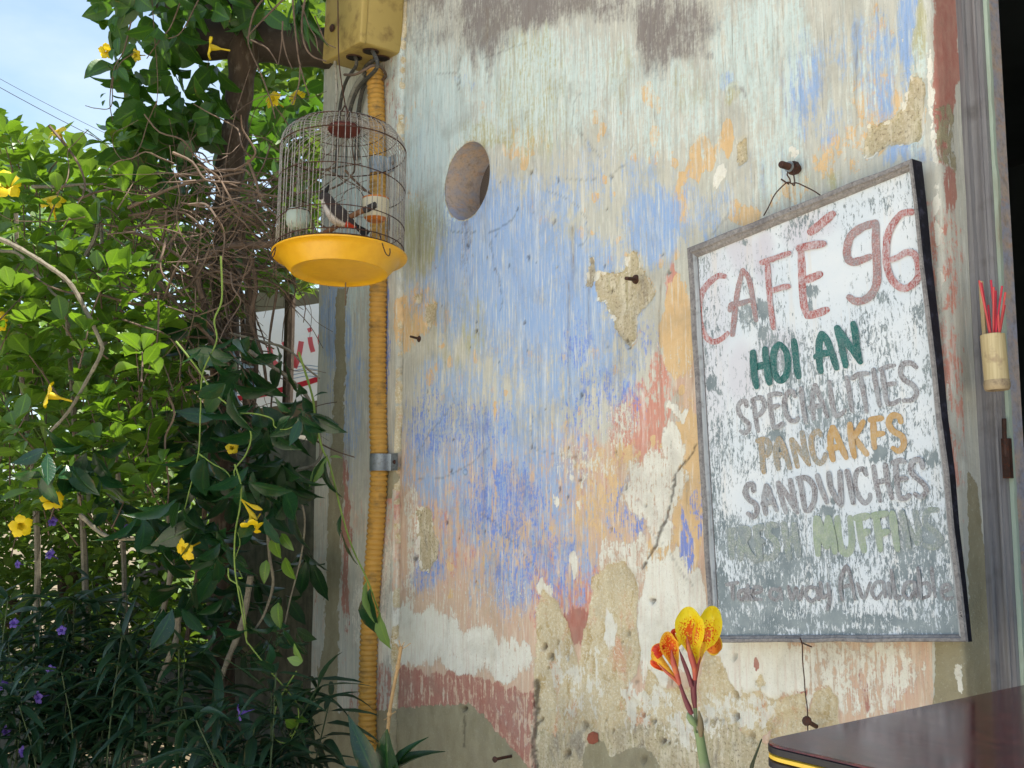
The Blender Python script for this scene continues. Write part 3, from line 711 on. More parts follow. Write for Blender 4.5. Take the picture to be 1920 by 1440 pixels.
# ================================================================== DOORWAY AND DARK ROOM
def doorway():
    wood = NT('grey_door_wood')
    p = wood.pos()
    n = wood.noise(wood.vmul(p, (120, 120, 5)), 1, 6, .6)
    n2 = wood.noise(p, 12, 4, .6)
    c = wood.mix(wood.rng(n, .35, .65), S(118, 114, 116), S(152, 148, 148))
    c = wood.mix(wood.rng(n2, .55, .75, 0, .7), c, S(90, 82, 80))
    wm = wood.bsdf(c, .8, 0, wood.bump(n, .6, .002))
    pale = simple('pale_green_paint', S(176, 190, 172), .8, 0, .15, 30, .4, dirt=S(150, 140, 120), stretch=(1, 1, .2))
    xc = WX1 + .012
    root = thing('door_frame', 'weathered grey wooden door post beside the plaster corner', 'door frame', (xc + .03, .1, 0))
    mb = MB(); mb.box((xc + .0175, .096, 1.25), (.034, .022, 2.5)); build('post', mb, wm, root, False)
    mb = MB(); mb.box((xc + .0045, .079, 1.25), (.009, .012, 2.5)); build('bead', mb, wm, root, False)
    mb = MB(); mb.box((xc + .026, .0835, 1.25), (.0035, .006, 2.5)); build('moulding', mb, wm, root, False)
    # ragged pale edge of the inner frame
    mb = MB()
    zs = np.linspace(0, 2.5, 260)
    w = .006 + .004 * (fbm(zs * 0 + 1, zs * 9, 5) - .5) + .003 * (fbm(zs * 0, zs * 40, 6) - .5)
    P = []
    for z, ww in zip(zs, w):
        P.append([(xc + .0352, .094, z), (xc + .0352 + ww, .094, z), (xc + .0352 + ww, .102, z), (xc + .0352, .102, z)])
    mb.grid(P, closed_u=True)
    build('inner_edge', mb, pale, root, False)
    mb = MB(); mb.box((1.2 + xc + .0, .125, 2.56), (2.5, .12, .12)); build('lintel', mb, wm, root, False)
    # hasp on the inner edge
    h = on_y(1886, 845, .088)
    ht = thing('door_bolt', 'small dark iron bolt on the pale edge of the door post', 'bolt', (h.x, .088, h.z))
    mb = MB(); mb.box((h.x + .002, .087, h.z - .012), (.012, .010, .062)); build('bolt_plate', mb, M_IRON, ht)
    mb = MB(); mb.tube([(h.x + .001, .086, h.z + .05), (h.x + .001, .084, h.z + .02), (h.x + .002, .083, h.z - .01)], .0035, 8); build('bolt_pin', mb, M_IRON, ht)
    # dark room
    dark = simple('dim_room_plaster', S(62, 70, 72), .95, 0, .25, 6, .4)  # darkness of the unlit room put into the surface colour
    x0, x1, y0, y1, h = -2.9, 2.6, .255, 4.2, 2.9
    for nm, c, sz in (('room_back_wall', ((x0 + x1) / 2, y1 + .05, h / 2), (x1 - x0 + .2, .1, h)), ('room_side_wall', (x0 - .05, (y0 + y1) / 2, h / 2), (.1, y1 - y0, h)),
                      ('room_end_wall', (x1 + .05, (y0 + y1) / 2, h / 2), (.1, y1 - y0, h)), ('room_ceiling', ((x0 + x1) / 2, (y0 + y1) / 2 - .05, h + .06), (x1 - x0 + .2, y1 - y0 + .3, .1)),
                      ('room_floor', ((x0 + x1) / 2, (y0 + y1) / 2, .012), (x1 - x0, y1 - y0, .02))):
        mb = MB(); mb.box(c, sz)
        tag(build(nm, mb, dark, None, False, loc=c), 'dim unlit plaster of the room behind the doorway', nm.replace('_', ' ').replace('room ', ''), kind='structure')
    # wall over and right of the doorway
    mb = MB(); mb.box((1.25 + .3, .16, 1.3), (.9, .2, 2.6)); mb.box((.6, .16, 2.97), (2.9, .2, .66))
    tag(build('street_wall', mb, simple('street_wall_plaster', S(200, 180, 150), .95, 0, .2, 8, .4), None, False, loc=(1.5, .16, 0)), 'plain plaster wall above and beyond the dark doorway', 'wall')
    # shelf and dark cupboard dimly seen inside
    sh = thing('dark_cupboard', 'dim brown wooden cupboard standing inside the dark room', 'cupboard', (.3, 1.4, .022))
    bw = simple('dark_brown_wood', S(74, 50, 38), .6, 0, .3, 20, .4)
    for x in (-.1, .7):
        mb = MB(); mb.box((x, 1.4, .75), (.03, .4, 1.45)); build('side_panel', mb, bw, sh, False)
    for i, z in enumerate((.1, .5, .93, 1.3, 1.49)):
        mb = MB(); mb.box((.3, 1.4, z), (.768, .39, .028)); build('shelf', mb, bw, sh, False)
    mb = MB(); mb.box((.3, 1.605, .75), (.83, .01, 1.45)); build('back_board', mb, bw, sh, False)
doorway()

# ================================================================== ELECTRIC BOX, CABLES, CONDUIT
def electric_box():
    yel = simple('cream_yellow_enamel', S(174, 150, 86), .55, 0, .12, 18, .25, dirt=S(120, 96, 56))
    Yf = -.145
    c0 = on_y(674, 77, Yf)                       # lower front right corner
    w, d, h = .235, .142, .46
    tilt = Matrix.Rotation(math.radians(5.0), 4, 'Y')
    root = thing('junction_box', 'yellow enamelled metal junction box tilted high on the wall end', 'electrical box', (c0.x - w / 2, Yf + d / 2, c0.z))
    def T(x, y, z):                              # local: x left from corner, y into wall, z up
        return c0 + tilt @ Vector((-x, y, z))
    def rbox(x0, x1, y0, y1, z0, z1, r, mats_mb):
        cx, cy, cz = (x0 + x1) / 2, (y0 + y1) / 2, (z0 + z1) / 2
        n = 5; P = []
        for fz, ins in ((z0, r), (z0 + r * .3, r * .3), (z0 + r, 0), (z1 - r, 0), (z1 - r * .3, r * .3), (z1, r)):
            row = []
            for qx, qy, a0 in ((x1, y1, 0), (x0, y1, 90), (x0, y0, 180), (x1, y0, 270)):
                for k in range(n):
                    a = math.radians(a0 + 90 * k / (n - 1))
                    rr = r
                    bx = qx - math.copysign(r, qx - cx); by = qy - math.copysign(r, qy - cy)
                    px = bx + math.cos(a) * rr; py = by + math.sin(a) * rr
                    px = cx + (px - cx) * (1 - ins / (x1 - x0) * 1.6); py = cy + (py - cy) * (1 - ins / (y1 - y0) * 1.6)
                    row.append(T(px, py, fz))
            P.append(row)
        mats_mb.grid(P, closed_u=True)
        k = len(P[0])
        base = len(mats_mb.v) - k * len(P)
        mats_mb.f.append(tuple(base + i for i in range(k))); mats_mb.mi.append(0)
        mats_mb.f.append(tuple(base + k * (len(P) - 1) + k - 1 - i for i in range(k))); mats_mb.mi.append(0)
    mb = MB(); rbox(0, w, .018, d, 0, h, .010, mb); build('case', mb, yel, root)
    mb = MB(); rbox(-.003, w + .003, 0, .022, -.003, h + .003, .006, mb); build('lid', mb, yel, root)
    dk = simple('dark_hole', S(30, 26, 24), .9, 0, .2, 60)
    holes = ((.045, .062), (.125, .05), (.07, .112))
    M = tilt.copy()
    for x, y in holes:
        mb = MB(); mb.lathe([(.0, -.0045), (.019, -.0045), (.021, -.002), (.021, .002)], T(x, y, -.001), 20, M)
        build('knockout', mb, dk, root)
        mb = MB(); mb.lathe([(.021, -.003), (.024, -.0035), (.0245, 0)], T(x, y, -.0005), 20, M)
        build('grommet', mb, M_IRON, root)
    mb = MB(); p = T(.17, -.004, .085)
    mb.lathe([(.012, 0), (.012, .004), (.006, .008), (0, .008)], p, 14, Matrix.Rotation(math.radians(90), 4, 'X')); build('latch', mb, M_IRON, root)
    # cables hanging out below
    def cable(pts, r, mat, label):
        mb = MB(); mb.tube(spline(pts, 8), r, 8)
        o = build('cable', mb, mat, None, loc=pts[0]); tag(o, label, 'cable', 'cables below the junction box')
    g = lambda x, y, Y: on_y(x, y, Y)
    a0 = T(.125, .05, .01); a1 = T(.045, .062, .01); a2 = T(.07, .112, .01)
    cable([a0, g(668, 122, -.10), g(650, 150, -.08), g(640, 185, -.06), g(634, 240, -.05), g(630, 330, -.04)], .0055, M_CABLE, 'dark cable leaving the front hole of the yellow box')
    cable([a1, g(708, 122, -.09), g(690, 146, -.06), g(672, 165, -.05), g(658, 200, -.045), g(648, 260, -.04)], .006, M_CABLE, 'thick dark cable crossing behind the corrugated conduit top')
    cable([g(683, 140, -.035), g(668, 160, -.03), g(656, 190, -.03), g(646, 240, -.025), g(642, 330, -.025)], .0085, M_CABLEW, 'pale grey cable hanging under the yellow box')
    cable([a2, g(684, 128, -.05), g(688, 150, -.035), g(678, 175, -.03), g(670, 230, -.025), g(668, 300, -.025)], .0065, M_CABLE, 'black cable beside the pale cable under the box')
    cable([g(628, 112, -.12), g(630, 150, -.1), g(631, 180, -.09), g(626, 240, -.07), g(622, 330, -.05)], .005, M_CABLEW, 'thin frayed grey cord at the left corner of the box')
    cable([g(646, 140, -.12), g(664, 140, -.13), g(684, 131, -.12), g(700, 123, -.1), g(716, 128, -.06), g(724, 142, -.03), g(716, 150, -.02)], .004, M_TWIG, 'brown tie wire looped round the conduit under the box')
electric_box()

def conduit():
    yel = simple('yellow_conduit', S(194, 146, 66), .55, 0, .14, 24, .2, dirt=S(124, 98, 58))
    path = [(703, 128), (706, 210), (708, 300), (710, 420), (709, 540), (708, 700), (709, 800), (711, 868), (707, 960), (700, 1060), (694, 1150), (690, 1250), (689, 1330), (690, 1392), (700, 1440)]
    pts = spline([on_y(x, y, -.034) for x, y in path], 14)
    seg = np.concatenate([[0], np.cumsum([np.linalg.norm(b - a) for a, b in zip(pts[:-1], pts[1:])])])
    Ltot = seg[-1]; pitch = .0148; n = int(Ltot / pitch)
    P = np.array(pts); ss = []; rr = []
    for i in range(n):
        for f, r in ((0, .0226), (.16, .0246), (.34, .0262), (.54, .0262), (.72, .0246), (.88, .0226)):
            ss.append((i + f) * pitch); rr.append(r * (1 + .004 * random.uniform(-1, 1)))
    C = [Vector([np.interp(s, seg, P[:, k]) for k in range(3)]) for s in ss]
    mb = MB(); mb.tube(C, rr, 18)
    o = build('corrugated_conduit', mb, yel, None, loc=C[-1])
    tag(o, 'yellow corrugated plastic conduit running down the left end of the wall', 'conduit')
    for (x, y, lab) in ((712, 867, 'galvanised metal strap holding the conduit halfway down the wall'), (710, 312, 'galvanised metal strap holding the conduit behind the bird cage')):
        c = on_y(x, y, -.034)
        root = thing('pipe_strap', lab, 'pipe strap', (c.x, 0, c.z), 'straps on the yellow conduit')
        mb = MB(); prof = []
        r = .0285
        for a in np.linspace(170, -10, 16): prof.append((math.cos(math.radians(a)) * r, -.034 - math.sin(math.radians(a)) * r))
        prof += [(r + .001, -.022), (r + .004, -.0165), (r + .02, -.0155), (r + .038, -.0155)]
        prof = [(-r - .0005, -.014)] + prof
        rows = []
        for hz in (-.024, .024): rows.append([(c.x + a, b, c.z + hz) for a, b in prof])
        rows2 = [[(c.x + a * (1 - .0015 / max(abs(a), .02)), b + .0016, c.z + hz) for a, b in prof] for hz in (.024, -.024)]
        mb.grid([rows[0], rows[1], rows2[0], rows2[1], rows[0]])
        build('strap_band', mb, M_GALV, root)
        mb = MB(); mb.lathe([(0, .0045), (.004, .004), (.0065, 0), (.0065, -.004)], (c.x + r + .022, -.0158, c.z), 12, Matrix.Rotation(math.radians(90), 4, 'X'))
        build('screw', mb, M_IRON, root)
conduit()

# ================================================================== NAILS AND BOLT
def nails():
    def nail(x0, y0, Y0, x1, y1, Y1, r, label, name='nail', head=True):
        a = on_y(x0, y0, Y0); b = on_y(x1, y1, Y1)
        root = thing(name, label, 'nail', tuple(a))
        mb = MB(); mb.tube([a, a.lerp(b, .5), b], [r, r, r * .95], 8); build('shank', mb, M_IRON, root)
        d = (b - a).normalized()
        if r in (.0035, .0042) and x0 < 1300:
            M = d.to_track_quat('Z', 'Y').to_matrix().to_4x4()
            mb = MB(); mb.lathe([(.0115, -.004), (.010, .005), (.0065, .010), (r, .013)], a, 14, M); build('plug', mb, M_IRON, root)
        if head:
            M = d.to_track_quat('Z', 'Y').to_matrix().to_4x4()
            mb = MB(); mb.lathe([(0, -.001), (r * 1.9, -.001), (r * 2.0, .001), (r * 1.6, .003), (0, .0035)], b, 10, M); build('head', mb, M_IRON, root)
        return root
    nail(789, 636, .006, 770, 631, -.045, .0035, 'rusty nail sticking out left of centre beside the conduit', head=False)
    nail(1194, 524, .012, 1174, 522, -.042, .0042, 'rusty nail in the chipped star-shaped plaster patch', head=False)
    nail(962, 1417, .006, 928, 1424, -.06, .0036, 'long rusty nail at the foot of the wall')
    nail(1530, 1362, .006, 1513, 1352, -.04, .0042, 'rusty nail below the sign tied with a wire')
    # washers on the two shorter nails
    # hanging bolt
    c = on_y(1484, 314, -.02)
    root = thing('hanging_bolt', 'rusty bolt with a nut above the cafe sign', 'bolt', (c.x, -.02, c.z))
    Mr = Matrix.Rotation(math.radians(90), 4, 'X')
    mb = MB(); mb.lathe([(.0065, -.03), (.0065, .028), (.0055, .03), (0, .03)], c, 12, Mr); build('shank', mb, M_IRON, root)
    mb = MB(); mb.lathe([(0, -.008), (.0125, -.008), (.0125, .004), (0, .004)], c + Vector((0, .004, 0)), 6, Mr); build('nut', mb, M_IRON, root, False)
    mb = MB(); mb.lathe([(.0, .0), (.010, .0), (.010, .002), (0, .002)], c + Vector((0, -.006, 0)), 16, Mr); build('washer', mb, M_GALV, root)
    c = on_y(872, 885, -.002)
    o = MB(); o.lathe([(0, .006), (.006, .004), (.0085, 0), (.0085, -.004)], c, 14, Mr)
    tag(build('wall_plug', o, simple('painted_plug', S(150, 168, 196), .8), None, loc=c), 'small round blue painted plug low in the blue wall', 'wall plug')
nails()

# ================================================================== SIGN BOARD
SIGN_Y = -.050
S_OUT = [(1288, 465), (1710, 297), (1816, 1204), (1331, 1205)]
S_IN = [(1303, 481), (1703, 318), (1794, 1190), (1344, 1192)]
def sign_board():
    root0 = on_y(1560, 800, SIGN_Y)
    root = thing('cafe_sign', 'large peeling white painted menu board with grey wooden frame on the wall', 'sign', tuple(root0))
    out = [on_y(x, y, SIGN_Y) for x, y in S_OUT]; inn = [on_y(x, y, SIGN_Y) for x, y in S_IN]
    wood = NT('weathered_frame_wood')
    p = wood.pos()
    n = wood.noise(wood.vmul(p, (40, 40, 40)), 2.2, 6, .7, 1.5); n2 = wood.noise(p, 14, 4, .6)
    c = wood.mix(wood.rng(n, .35, .65), S(112, 106, 106), S(158, 152, 148))
    c = wood.mix(wood.rng(n2, .5, .7, 0, .6), c, S(96, 90, 92))
    c = wood.mix(wood.rng(wood.noise(p, 120, 3, .6), .66, .72), c, S(40, 34, 34))
    wm = wood.bsdf(c, .85, 0, wood.bump(n, .6, .002))
    blk = simple('shaded_frame_edge', S(26, 24, 34), .8, 0, .3, 60, .3, dirt=S(70, 68, 84))  # near-black paints the shade on the right rail's outer side
    mould = simple('grey_white_moulding', S(168, 170, 172), .8, 0, .15, 60, .4, dirt=S(120, 116, 116))
    depth = .036
    fwd = Vector((0, -1, 0))
    names = ('top_rail', 'side_rail', 'bottom_rail', 'side_rail')
    for i in range(4):
        j = (i + 1) % 4
        k = 10
        mb = MB(); P = []
        for t in np.linspace(0, 1, k):
            o_ = out[i].lerp(out[j], t); n_ = inn[i].lerp(inn[j], t)
            wv = (n_ - o_)
            jit = .0012 * math.sin(t * 23 + i * 2) * (0 < t < 1)
            o_ = o_ + wv.normalized() * jit
            dp = .010 + .018 * min(1, max(0, (o_.z - out[2].z) / (out[1].z - out[2].z)))
            P.append([o_ - fwd * dp, o_ + wv * .02, o_ + wv * .14 + fwd * .003, o_ + wv * .55 + fwd * .003, o_ + wv * .66 - fwd * .001, o_ + wv * .86 - fwd * .002, n_ - fwd * .006, n_ - fwd * depth])
        mb.grid(P)
        base = len(mb.v) - k * 8
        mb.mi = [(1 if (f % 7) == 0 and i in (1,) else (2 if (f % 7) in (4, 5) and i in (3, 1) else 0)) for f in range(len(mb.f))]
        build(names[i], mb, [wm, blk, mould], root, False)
    # board with its paint peeling: where it has peeled is kept as a mask on the sheet
    nx, nz_ = 120, 180
    U, V = np.meshgrid(np.linspace(0, 1, nx), np.linspace(0, 1, nz_))
    q = [np.array(v) for v in inn]
    PT = (q[0] * ((1 - U) * (1 - V))[..., None] + q[1] * (U * (1 - V))[..., None] + q[2] * (U * V)[..., None] + q[3] * ((1 - U) * V)[..., None])
    PT[..., 1] = SIGN_Y + .009
    X, Y, _ = to_px(PT.reshape(-1, 3)); X = X.reshape(U.shape); Y = Y.reshape(U.shape)
    wx = X + 16 * (fbm(U * 20, V * 24, 2) - .5); wy = Y + 22 * (fbm(U * 20, V * 24, 3) - .5)
    peel = 0.42 + 0.55 * (fbm(U * 6, V * 6, 7) - .5)
    soft = np.zeros(U.shape)
    for cx, cy, rx, ry, v in [(1400, 590, 30, 36, .8), (1432, 580, 22, 30, .95), (1432, 625, 14, 18, .9), (1330, 660, 16, 12, .6), (1520, 545, 22, 16, .9), (1515, 575, 14, 20, .9), (1460, 570, 20, 30, .6), (1470, 605, 20, 14, .5),
                              (1397, 455, 18, 12, .8), (1440, 425, 18, 12, .7), (1400, 430, 10, 8, .8), (1460, 440, 16, 10, .6), (1650, 385, 60, 30, .6), (1720, 590, 24, 36, .8), (1650, 560, 20, 16, .8), (1660, 612, 14, 10, .9),
                              (1340, 690, 12, 30, .4), (1335, 715, 16, 22, .95), (1350, 730, 10, 10, .9), (1740, 700, 20, 60, .7), (1650, 850, 20, 18, 1.2), (1640, 865, 12, 12, 1.1), (1745, 860, 30, 30, .85), (1720, 760, 20, 20, .6), (1470, 770, 16, 30, .75),
                              (1456, 815, 24, 16, .9), (1460, 845, 18, 16, .9), (1395, 870, 24, 50, .62), (1345, 900, 16, 70, .7), (1370, 985, 40, 30, .8), (1400, 1020, 50, 24, .95), (1360, 1030, 26, 26, .85), (1450, 1000, 40, 30, .85), (1490, 980, 14, 30, .8),
                              (1550, 960, 24, 16, .9), (1560, 940, 16, 12, .7), (1570, 1040, 40, 14, .7), (1700, 1010, 30, 30, .8), (1745, 1000, 26, 40, .85), (1740, 940, 30, 20, .7), (1730, 1045, 12, 8, .9), (1352, 1100, 16, 60, .95), (1370, 1130, 26, 30, .95),
                              (1400, 1100, 30, 16, .6), (1440, 1130, 40, 14, .8), (1520, 1078, 10, 10, 1), (1480, 1165, 70, 16, .95), (1400, 1160, 30, 14, .9), (1570, 1160, 60, 24, .95), (1640, 1165, 40, 20, .9), (1700, 1170, 60, 16, .95), (1730, 1130, 10, 30, .8),
                              (1770, 1110, 16, 50, .9), (1770, 1060, 10, 20, .8), (1740, 1180, 50, 10, .9), (1450, 1184, 90, 8, .8), (1600, 1185, 120, 9, .9), (1590, 1080, 10, 30, .5), (1500, 900, 40, 20, .5), (1430, 930, 60, 40, .5), (1770, 900, 14, 80, .5)]:
        r = np.sqrt(((wx - cx) / rx) ** 2 + ((wy - cy) / ry) ** 2)
        soft = np.maximum(soft, v * .80 * (1 - sstep(.2, 1.7, r)))
    peel = np.maximum(peel + .10 * sstep(760, 1180, Y), soft + .1 * (fbm(U * 40, V * 50, 17) - .5))
    stain = np.zeros(U.shape)
    for cx, cy, rx, ry, v in [(1390, 470, 30, 40, .7), (1430, 480, 22, 50, .8), (1500, 440, 30, 40, .7), (1530, 420, 40, 30, .5), (1390, 700, 30, 60, .6), (1460, 650, 40, 40, .6), (1340, 640, 30, 200, .4)]:
        r = np.sqrt(((wx - cx) / rx) ** 2 + ((wy - cy) / ry) ** 2)
        stain = np.maximum(stain, v * (1 - sstep(.5, 1.4, r)))
    mb = MB(); mb.grid(PT.tolist())
    mb.attrs = {'peel': peel.ravel(), 'stain': stain.ravel()}
    def peel_noise(m):
        p = m.pos()
        n1 = m.noise(m.vmul(p, (170, 170, 70)), 1, 6, .78, .8); n2 = m.noise(m.vmul(p, (330, 330, 60)), 1, 4, .78)
        return m.rng(m.math('ADD', m.math('MULTIPLY', n1, .6), m.math('MULTIPLY', n2, .4)), .32, .68), p
    m = NT('peeling_white_board')
    nzv, p = peel_noise(m)
    f = m.math('MULTIPLY_ADD', m.math('ADD', m.math('MULTIPLY', m.attr('peel'), 1.15), m.math('SUBTRACT', nzv, 1.13)), 14.0, .5, clamp=True)
    wht = m.mix(m.rng(m.noise(p, 9, 4, .6), .35, .65), S(214, 220, 226), S(226, 228, 230))
    wht = m.mix(m.attr('stain'), wht, S(204, 198, 206))
    wht = m.mix(m.rng(m.noise(m.vmul(p, (60, 60, 5)), 1, 4, .6), .55, .72, 0, .4), wht, S(222, 210, 196))
    gry = m.mix(m.rng(m.noise(p, 30, 5, .6), .35, .65), S(122, 132, 136), S(150, 158, 160))
    col = m.mix(f, wht, gry)
    hgt = m.math('SUBTRACT', 1.0, f)
    mat = m.bsdf(col, .75, 0, m.bump(hgt, .5, .0012), .3)
    o = build('board', mb, mat, root)
    mb = MB(); vs = [v - fwd * .02 for v in inn]; vs2 = [v - fwd * .012 for v in inn]
    mb.add(vs + vs2, [(0, 1, 2, 3), (7, 6, 5, 4)]); build('backing', mb, wm, root, False)
    # lettering: hand brushed strokes
    def paint(name, col1, col2, wear, under):
        m = NT(name)
        nzv, p = peel_noise(m)
        sp = m.noise(p, 330, 3, .7)
        c = m.mix(m.rng(m.noise(p, 45, 5, .65), .38, .62), col1, col2)
        c = m.mix(m.math('MULTIPLY', m.rng(sp, .45, .62), wear), c, S(204, 202, 202))
        zz = m.node('ShaderNodeSeparateXYZ', {0: p}).outputs[2]
        w2 = m.math('MULTIPLY', wear, m.rng(zz, 1.5, .85, .75, 1.05))
        c = m.mix(m.math('MULTIPLY', m.rng(nzv, .46, .60), w2, clamp=True), c, under)
        big = m.noise(p, 26, 4, .65)
        c = m.mix(m.math('MULTIPLY', m.rng(big, .52, .66), m.math('MULTIPLY', w2, .8), clamp=True), c, under)
        return m.bsdf(c, .7, 0, m.bump(sp, .4, .001), .3)
    grey_un = S(136, 144, 148); wh_un = S(216, 220, 224)
    P_RED = paint('brick_red_brushed_paint', S(150, 66, 62), S(178, 104, 98), .5, wh_un)
    P_RED2 = paint('worn_red_paint', S(156, 92, 88), S(172, 130, 126), .6, grey_un)
    P_GREEN = paint('dark_green_paint', S(14, 86, 82), S(24, 104, 98), .18, grey_un)
    P_GRY = paint('faded_grey_brown_paint', S(106, 98, 100), S(136, 128, 130), .6, S(178, 182, 186))
    P_GRY2 = paint('grey_script_paint', S(112, 106, 108), S(136, 130, 132), .35, S(176, 182, 186))
    P_OCH = paint('ochre_paint', S(182, 140, 82), S(196, 158, 98), .15, wh_un)
    P_OCH2 = paint('worn_ochre_paint', S(176, 142, 92), S(150, 140, 118), .62, grey_un)
    P_PALE = paint('pale_green_paint_letters', S(148, 164, 134), S(168, 178, 152), .35, grey_un)
    P_PALE2 = paint('worn_pale_green_paint', S(140, 152, 134), S(142, 148, 142), .7, grey_un)
    state = {'lift': 0}
    def letters(word, strokes, s, ox, oy, width, mat, label=None):
        mb = MB()
        for st in strokes:
            w0 = width
            if len(st[0]) == 3: w0 = st[0][0]; st = [st[0][1:]] + list(st[1:])
            pts = spline([(ox + a / s, oy + b / s) for a, b in st], 5)
            pts = [np.array(p) for p in pts]
            state['lift'] += 1
            n = len(pts)
            y0_ = SIGN_Y + .0087 - .00022 * (state['lift'] % 9)
            Yl = [y0_ - .00015 * i / n for i in range(n)]
            Yl = Yl + Yl + [Yl[0]] * 3 + [Yl[-1]] * 3
            L_, R_ = [], []
            for i, p in enumerate(pts):
                t = pts[min(i + 1, n - 1)] - pts[max(i - 1, 0)]
                t = t / (np.linalg.norm(t) + 1e-9); nn = np.array([-t[1], t[0]])
                e = min(i, n - 1 - i) / max(1, n - 1)
                hw = w0 / 2 * 1.06 * (1 + .13 * (fbm(np.array([i * .45]), np.array([state['lift'] * 7.3]), 5)[0] - .5) * 2) * (.8 + .2 * min(1, e * 6) + .12 * (1 - i / n))
                L_.append(p + nn * hw); R_.append(p - nn * hw)
            cap0, cap1 = [], []
            t0 = (pts[0] - pts[1]); t0 /= np.linalg.norm(t0); t1 = (pts[-1] - pts[-2]); t1 /= np.linalg.norm(t1)
            hw0 = np.linalg.norm(L_[0] - R_[0]) / 2; hw1 = np.linalg.norm(L_[-1] - R_[-1]) / 2
            for a in (45, 90, 135):
                a = math.radians(a)
                n0 = (L_[0] - R_[0]) / (2 * hw0); cap0.append(pts[0] + n0 * math.cos(a) * hw0 + t0 * math.sin(a) * hw0 * .8)
                n1 = (L_[-1] - R_[-1]) / (2 * hw1); cap1.append(pts[-1] + n1 * math.cos(a) * hw1 + t1 * math.sin(a) * hw1 * .8)
            V3 = [on_y(p[0], p[1], q_) for p, q_ in zip(L_ + R_ + cap0 + cap1, Yl)]
            F = [(i, i + 1, n + i + 1, n + i) for i in range(n - 1)]
            F.append((0, n, 2 * n + 2, 2 * n + 1, 2 * n))
            F.append((2 * n - 1, n - 1, 2 * n + 3, 2 * n + 4, 2 * n + 5))
            mb.add(V3, F)
        return build('letters', mb, mat, root, False)
    letters('CAF', [[(335, 712), (270, 708), (190, 770), (130, 850), (105, 950), (100, 1050), (120, 1160), (165, 1260), (230, 1300), (300, 1275), (360, 1220)]], 4.8, 1290, 370, 10, P_RED)
    letters('A', [[(400, 1240), (420, 1050), (445, 850), (490, 655)], [(490, 655), (545, 730), (580, 900), (612, 1110)], [(375, 1020), (395, 965), (470, 955), (560, 925)]], 4.8, 1290, 370, 9, P_RED2)
    letters('F', [[(715, 600), (725, 780), (745, 1000), (770, 1180)], [(655, 590), (760, 555), (915, 500)], [(760, 840), (840, 812), (910, 800)]], 4.8, 1290, 370, 9.5, P_RED)
    letters('E', [[(-20, 530), (120, 500), (250, 480)], [(10, 560), (20, 750), (25, 950), (40, 1110), (70, 1225)], [(60, 860), (150, 825), (215, 795)], [(70, 1230), (180, 1205), (285, 1165)], [(14, 105, 365), (230, 265), (345, 165)]], 5.54, 1500, 370, 13, P_RED)
    letters('nine', [[(790, 265), (650, 310), (530, 400), (490, 520), (490, 620), (540, 672), (630, 655), (730, 615)], [(790, 280), (785, 450), (795, 650), (800, 850), (760, 980), (680, 1060), (580, 1080), (505, 1035)]], 5.54, 1500, 370, 13.5, P_RED2)
    letters('six', [[(1165, 150), (1060, 170), (970, 270), (910, 400), (895, 550), (900, 700), (950, 850), (1050, 940), (1140, 925), (1220, 840), (1228, 700), (1190, 595), (1110, 570), (1010, 625), (940, 650)]], 5.54, 1500, 370, 12, P_RED)
    letters('HOI', [[(235, 590), (240, 750), (255, 920), (285, 1080)], [(400, 540), (420, 750), (440, 900), (465, 1030)], [(250, 790), (330, 785), (420, 755)],
                    [(600, 475), (535, 560), (515, 720), (535, 890), (610, 985), (690, 915), (722, 750), (690, 580), (610, 480)], [(800, 430), (822, 600), (842, 800), (868, 940)]], 7.385, 1380, 580, 11.5, P_GREEN)
    letters('AN', [[(1185, 330), (1150, 470), (1150, 650), (1160, 800), (1175, 870)], [(1190, 335), (1270, 450), (1340, 650), (1395, 820)], [(1095, 660), (1180, 620), (1290, 600)],
                   [(1395, 250), (1450, 450), (1490, 650), (1520, 790)], [(1400, 255), (1530, 450), (1640, 600), (1725, 735)], [(1620, 190), (1650, 330), (1670, 500), (1715, 700)]], 7.385, 1380, 580, 11.5, P_GREEN)
    letters('SPECIALITIES', [[(190, 490), (180, 440), (130, 460), (115, 520), (150, 590), (205, 640), (210, 700), (170, 730), (135, 710)], [(250, 430), (265, 530), (280, 640), (295, 715)], [(240, 430), (310, 410), (345, 440), (345, 510), (310, 560), (272, 580)],
             [(395, 400), (405, 500), (420, 600), (430, 680)], [(390, 390), (450, 375), (505, 380)], [(410, 500), (480, 480)], [(430, 680), (480, 670), (515, 640)], [(625, 400), (600, 350), (550, 380), (530, 450), (540, 540), (580, 610), (630, 620), (655, 590)],
             [(680, 325), (690, 430), (705, 540), (725, 635)], [(805, 295), (785, 400), (785, 500), (795, 605)], [(808, 295), (850, 400), (890, 500), (918, 585)], [(755, 500), (860, 480)], [(935, 265), (950, 380), (970, 500), (990, 568), (1040, 560), (1080, 520)],
             [(1090, 225), (1110, 330), (1125, 440), (1140, 535)], [(1140, 240), (1200, 200), (1285, 192)], [(1215, 215), (1235, 330), (1255, 440), (1270, 540)], [(1330, 155), (1350, 270), (1370, 390), (1388, 485)],
             [(1410, 170), (1425, 280), (1440, 390), (1460, 470)], [(1390, 160), (1460, 132), (1525, 120)], [(1430, 300), (1530, 280)], [(1460, 470), (1520, 460), (1570, 430)], [(9, 1720, 140), (1670, 100), (1600, 110), (1575, 180), (1610, 250), (1690, 300), (1720, 370), (1680, 430), (1605, 438)]], 4.8, 1360, 660, 8, P_GRY)
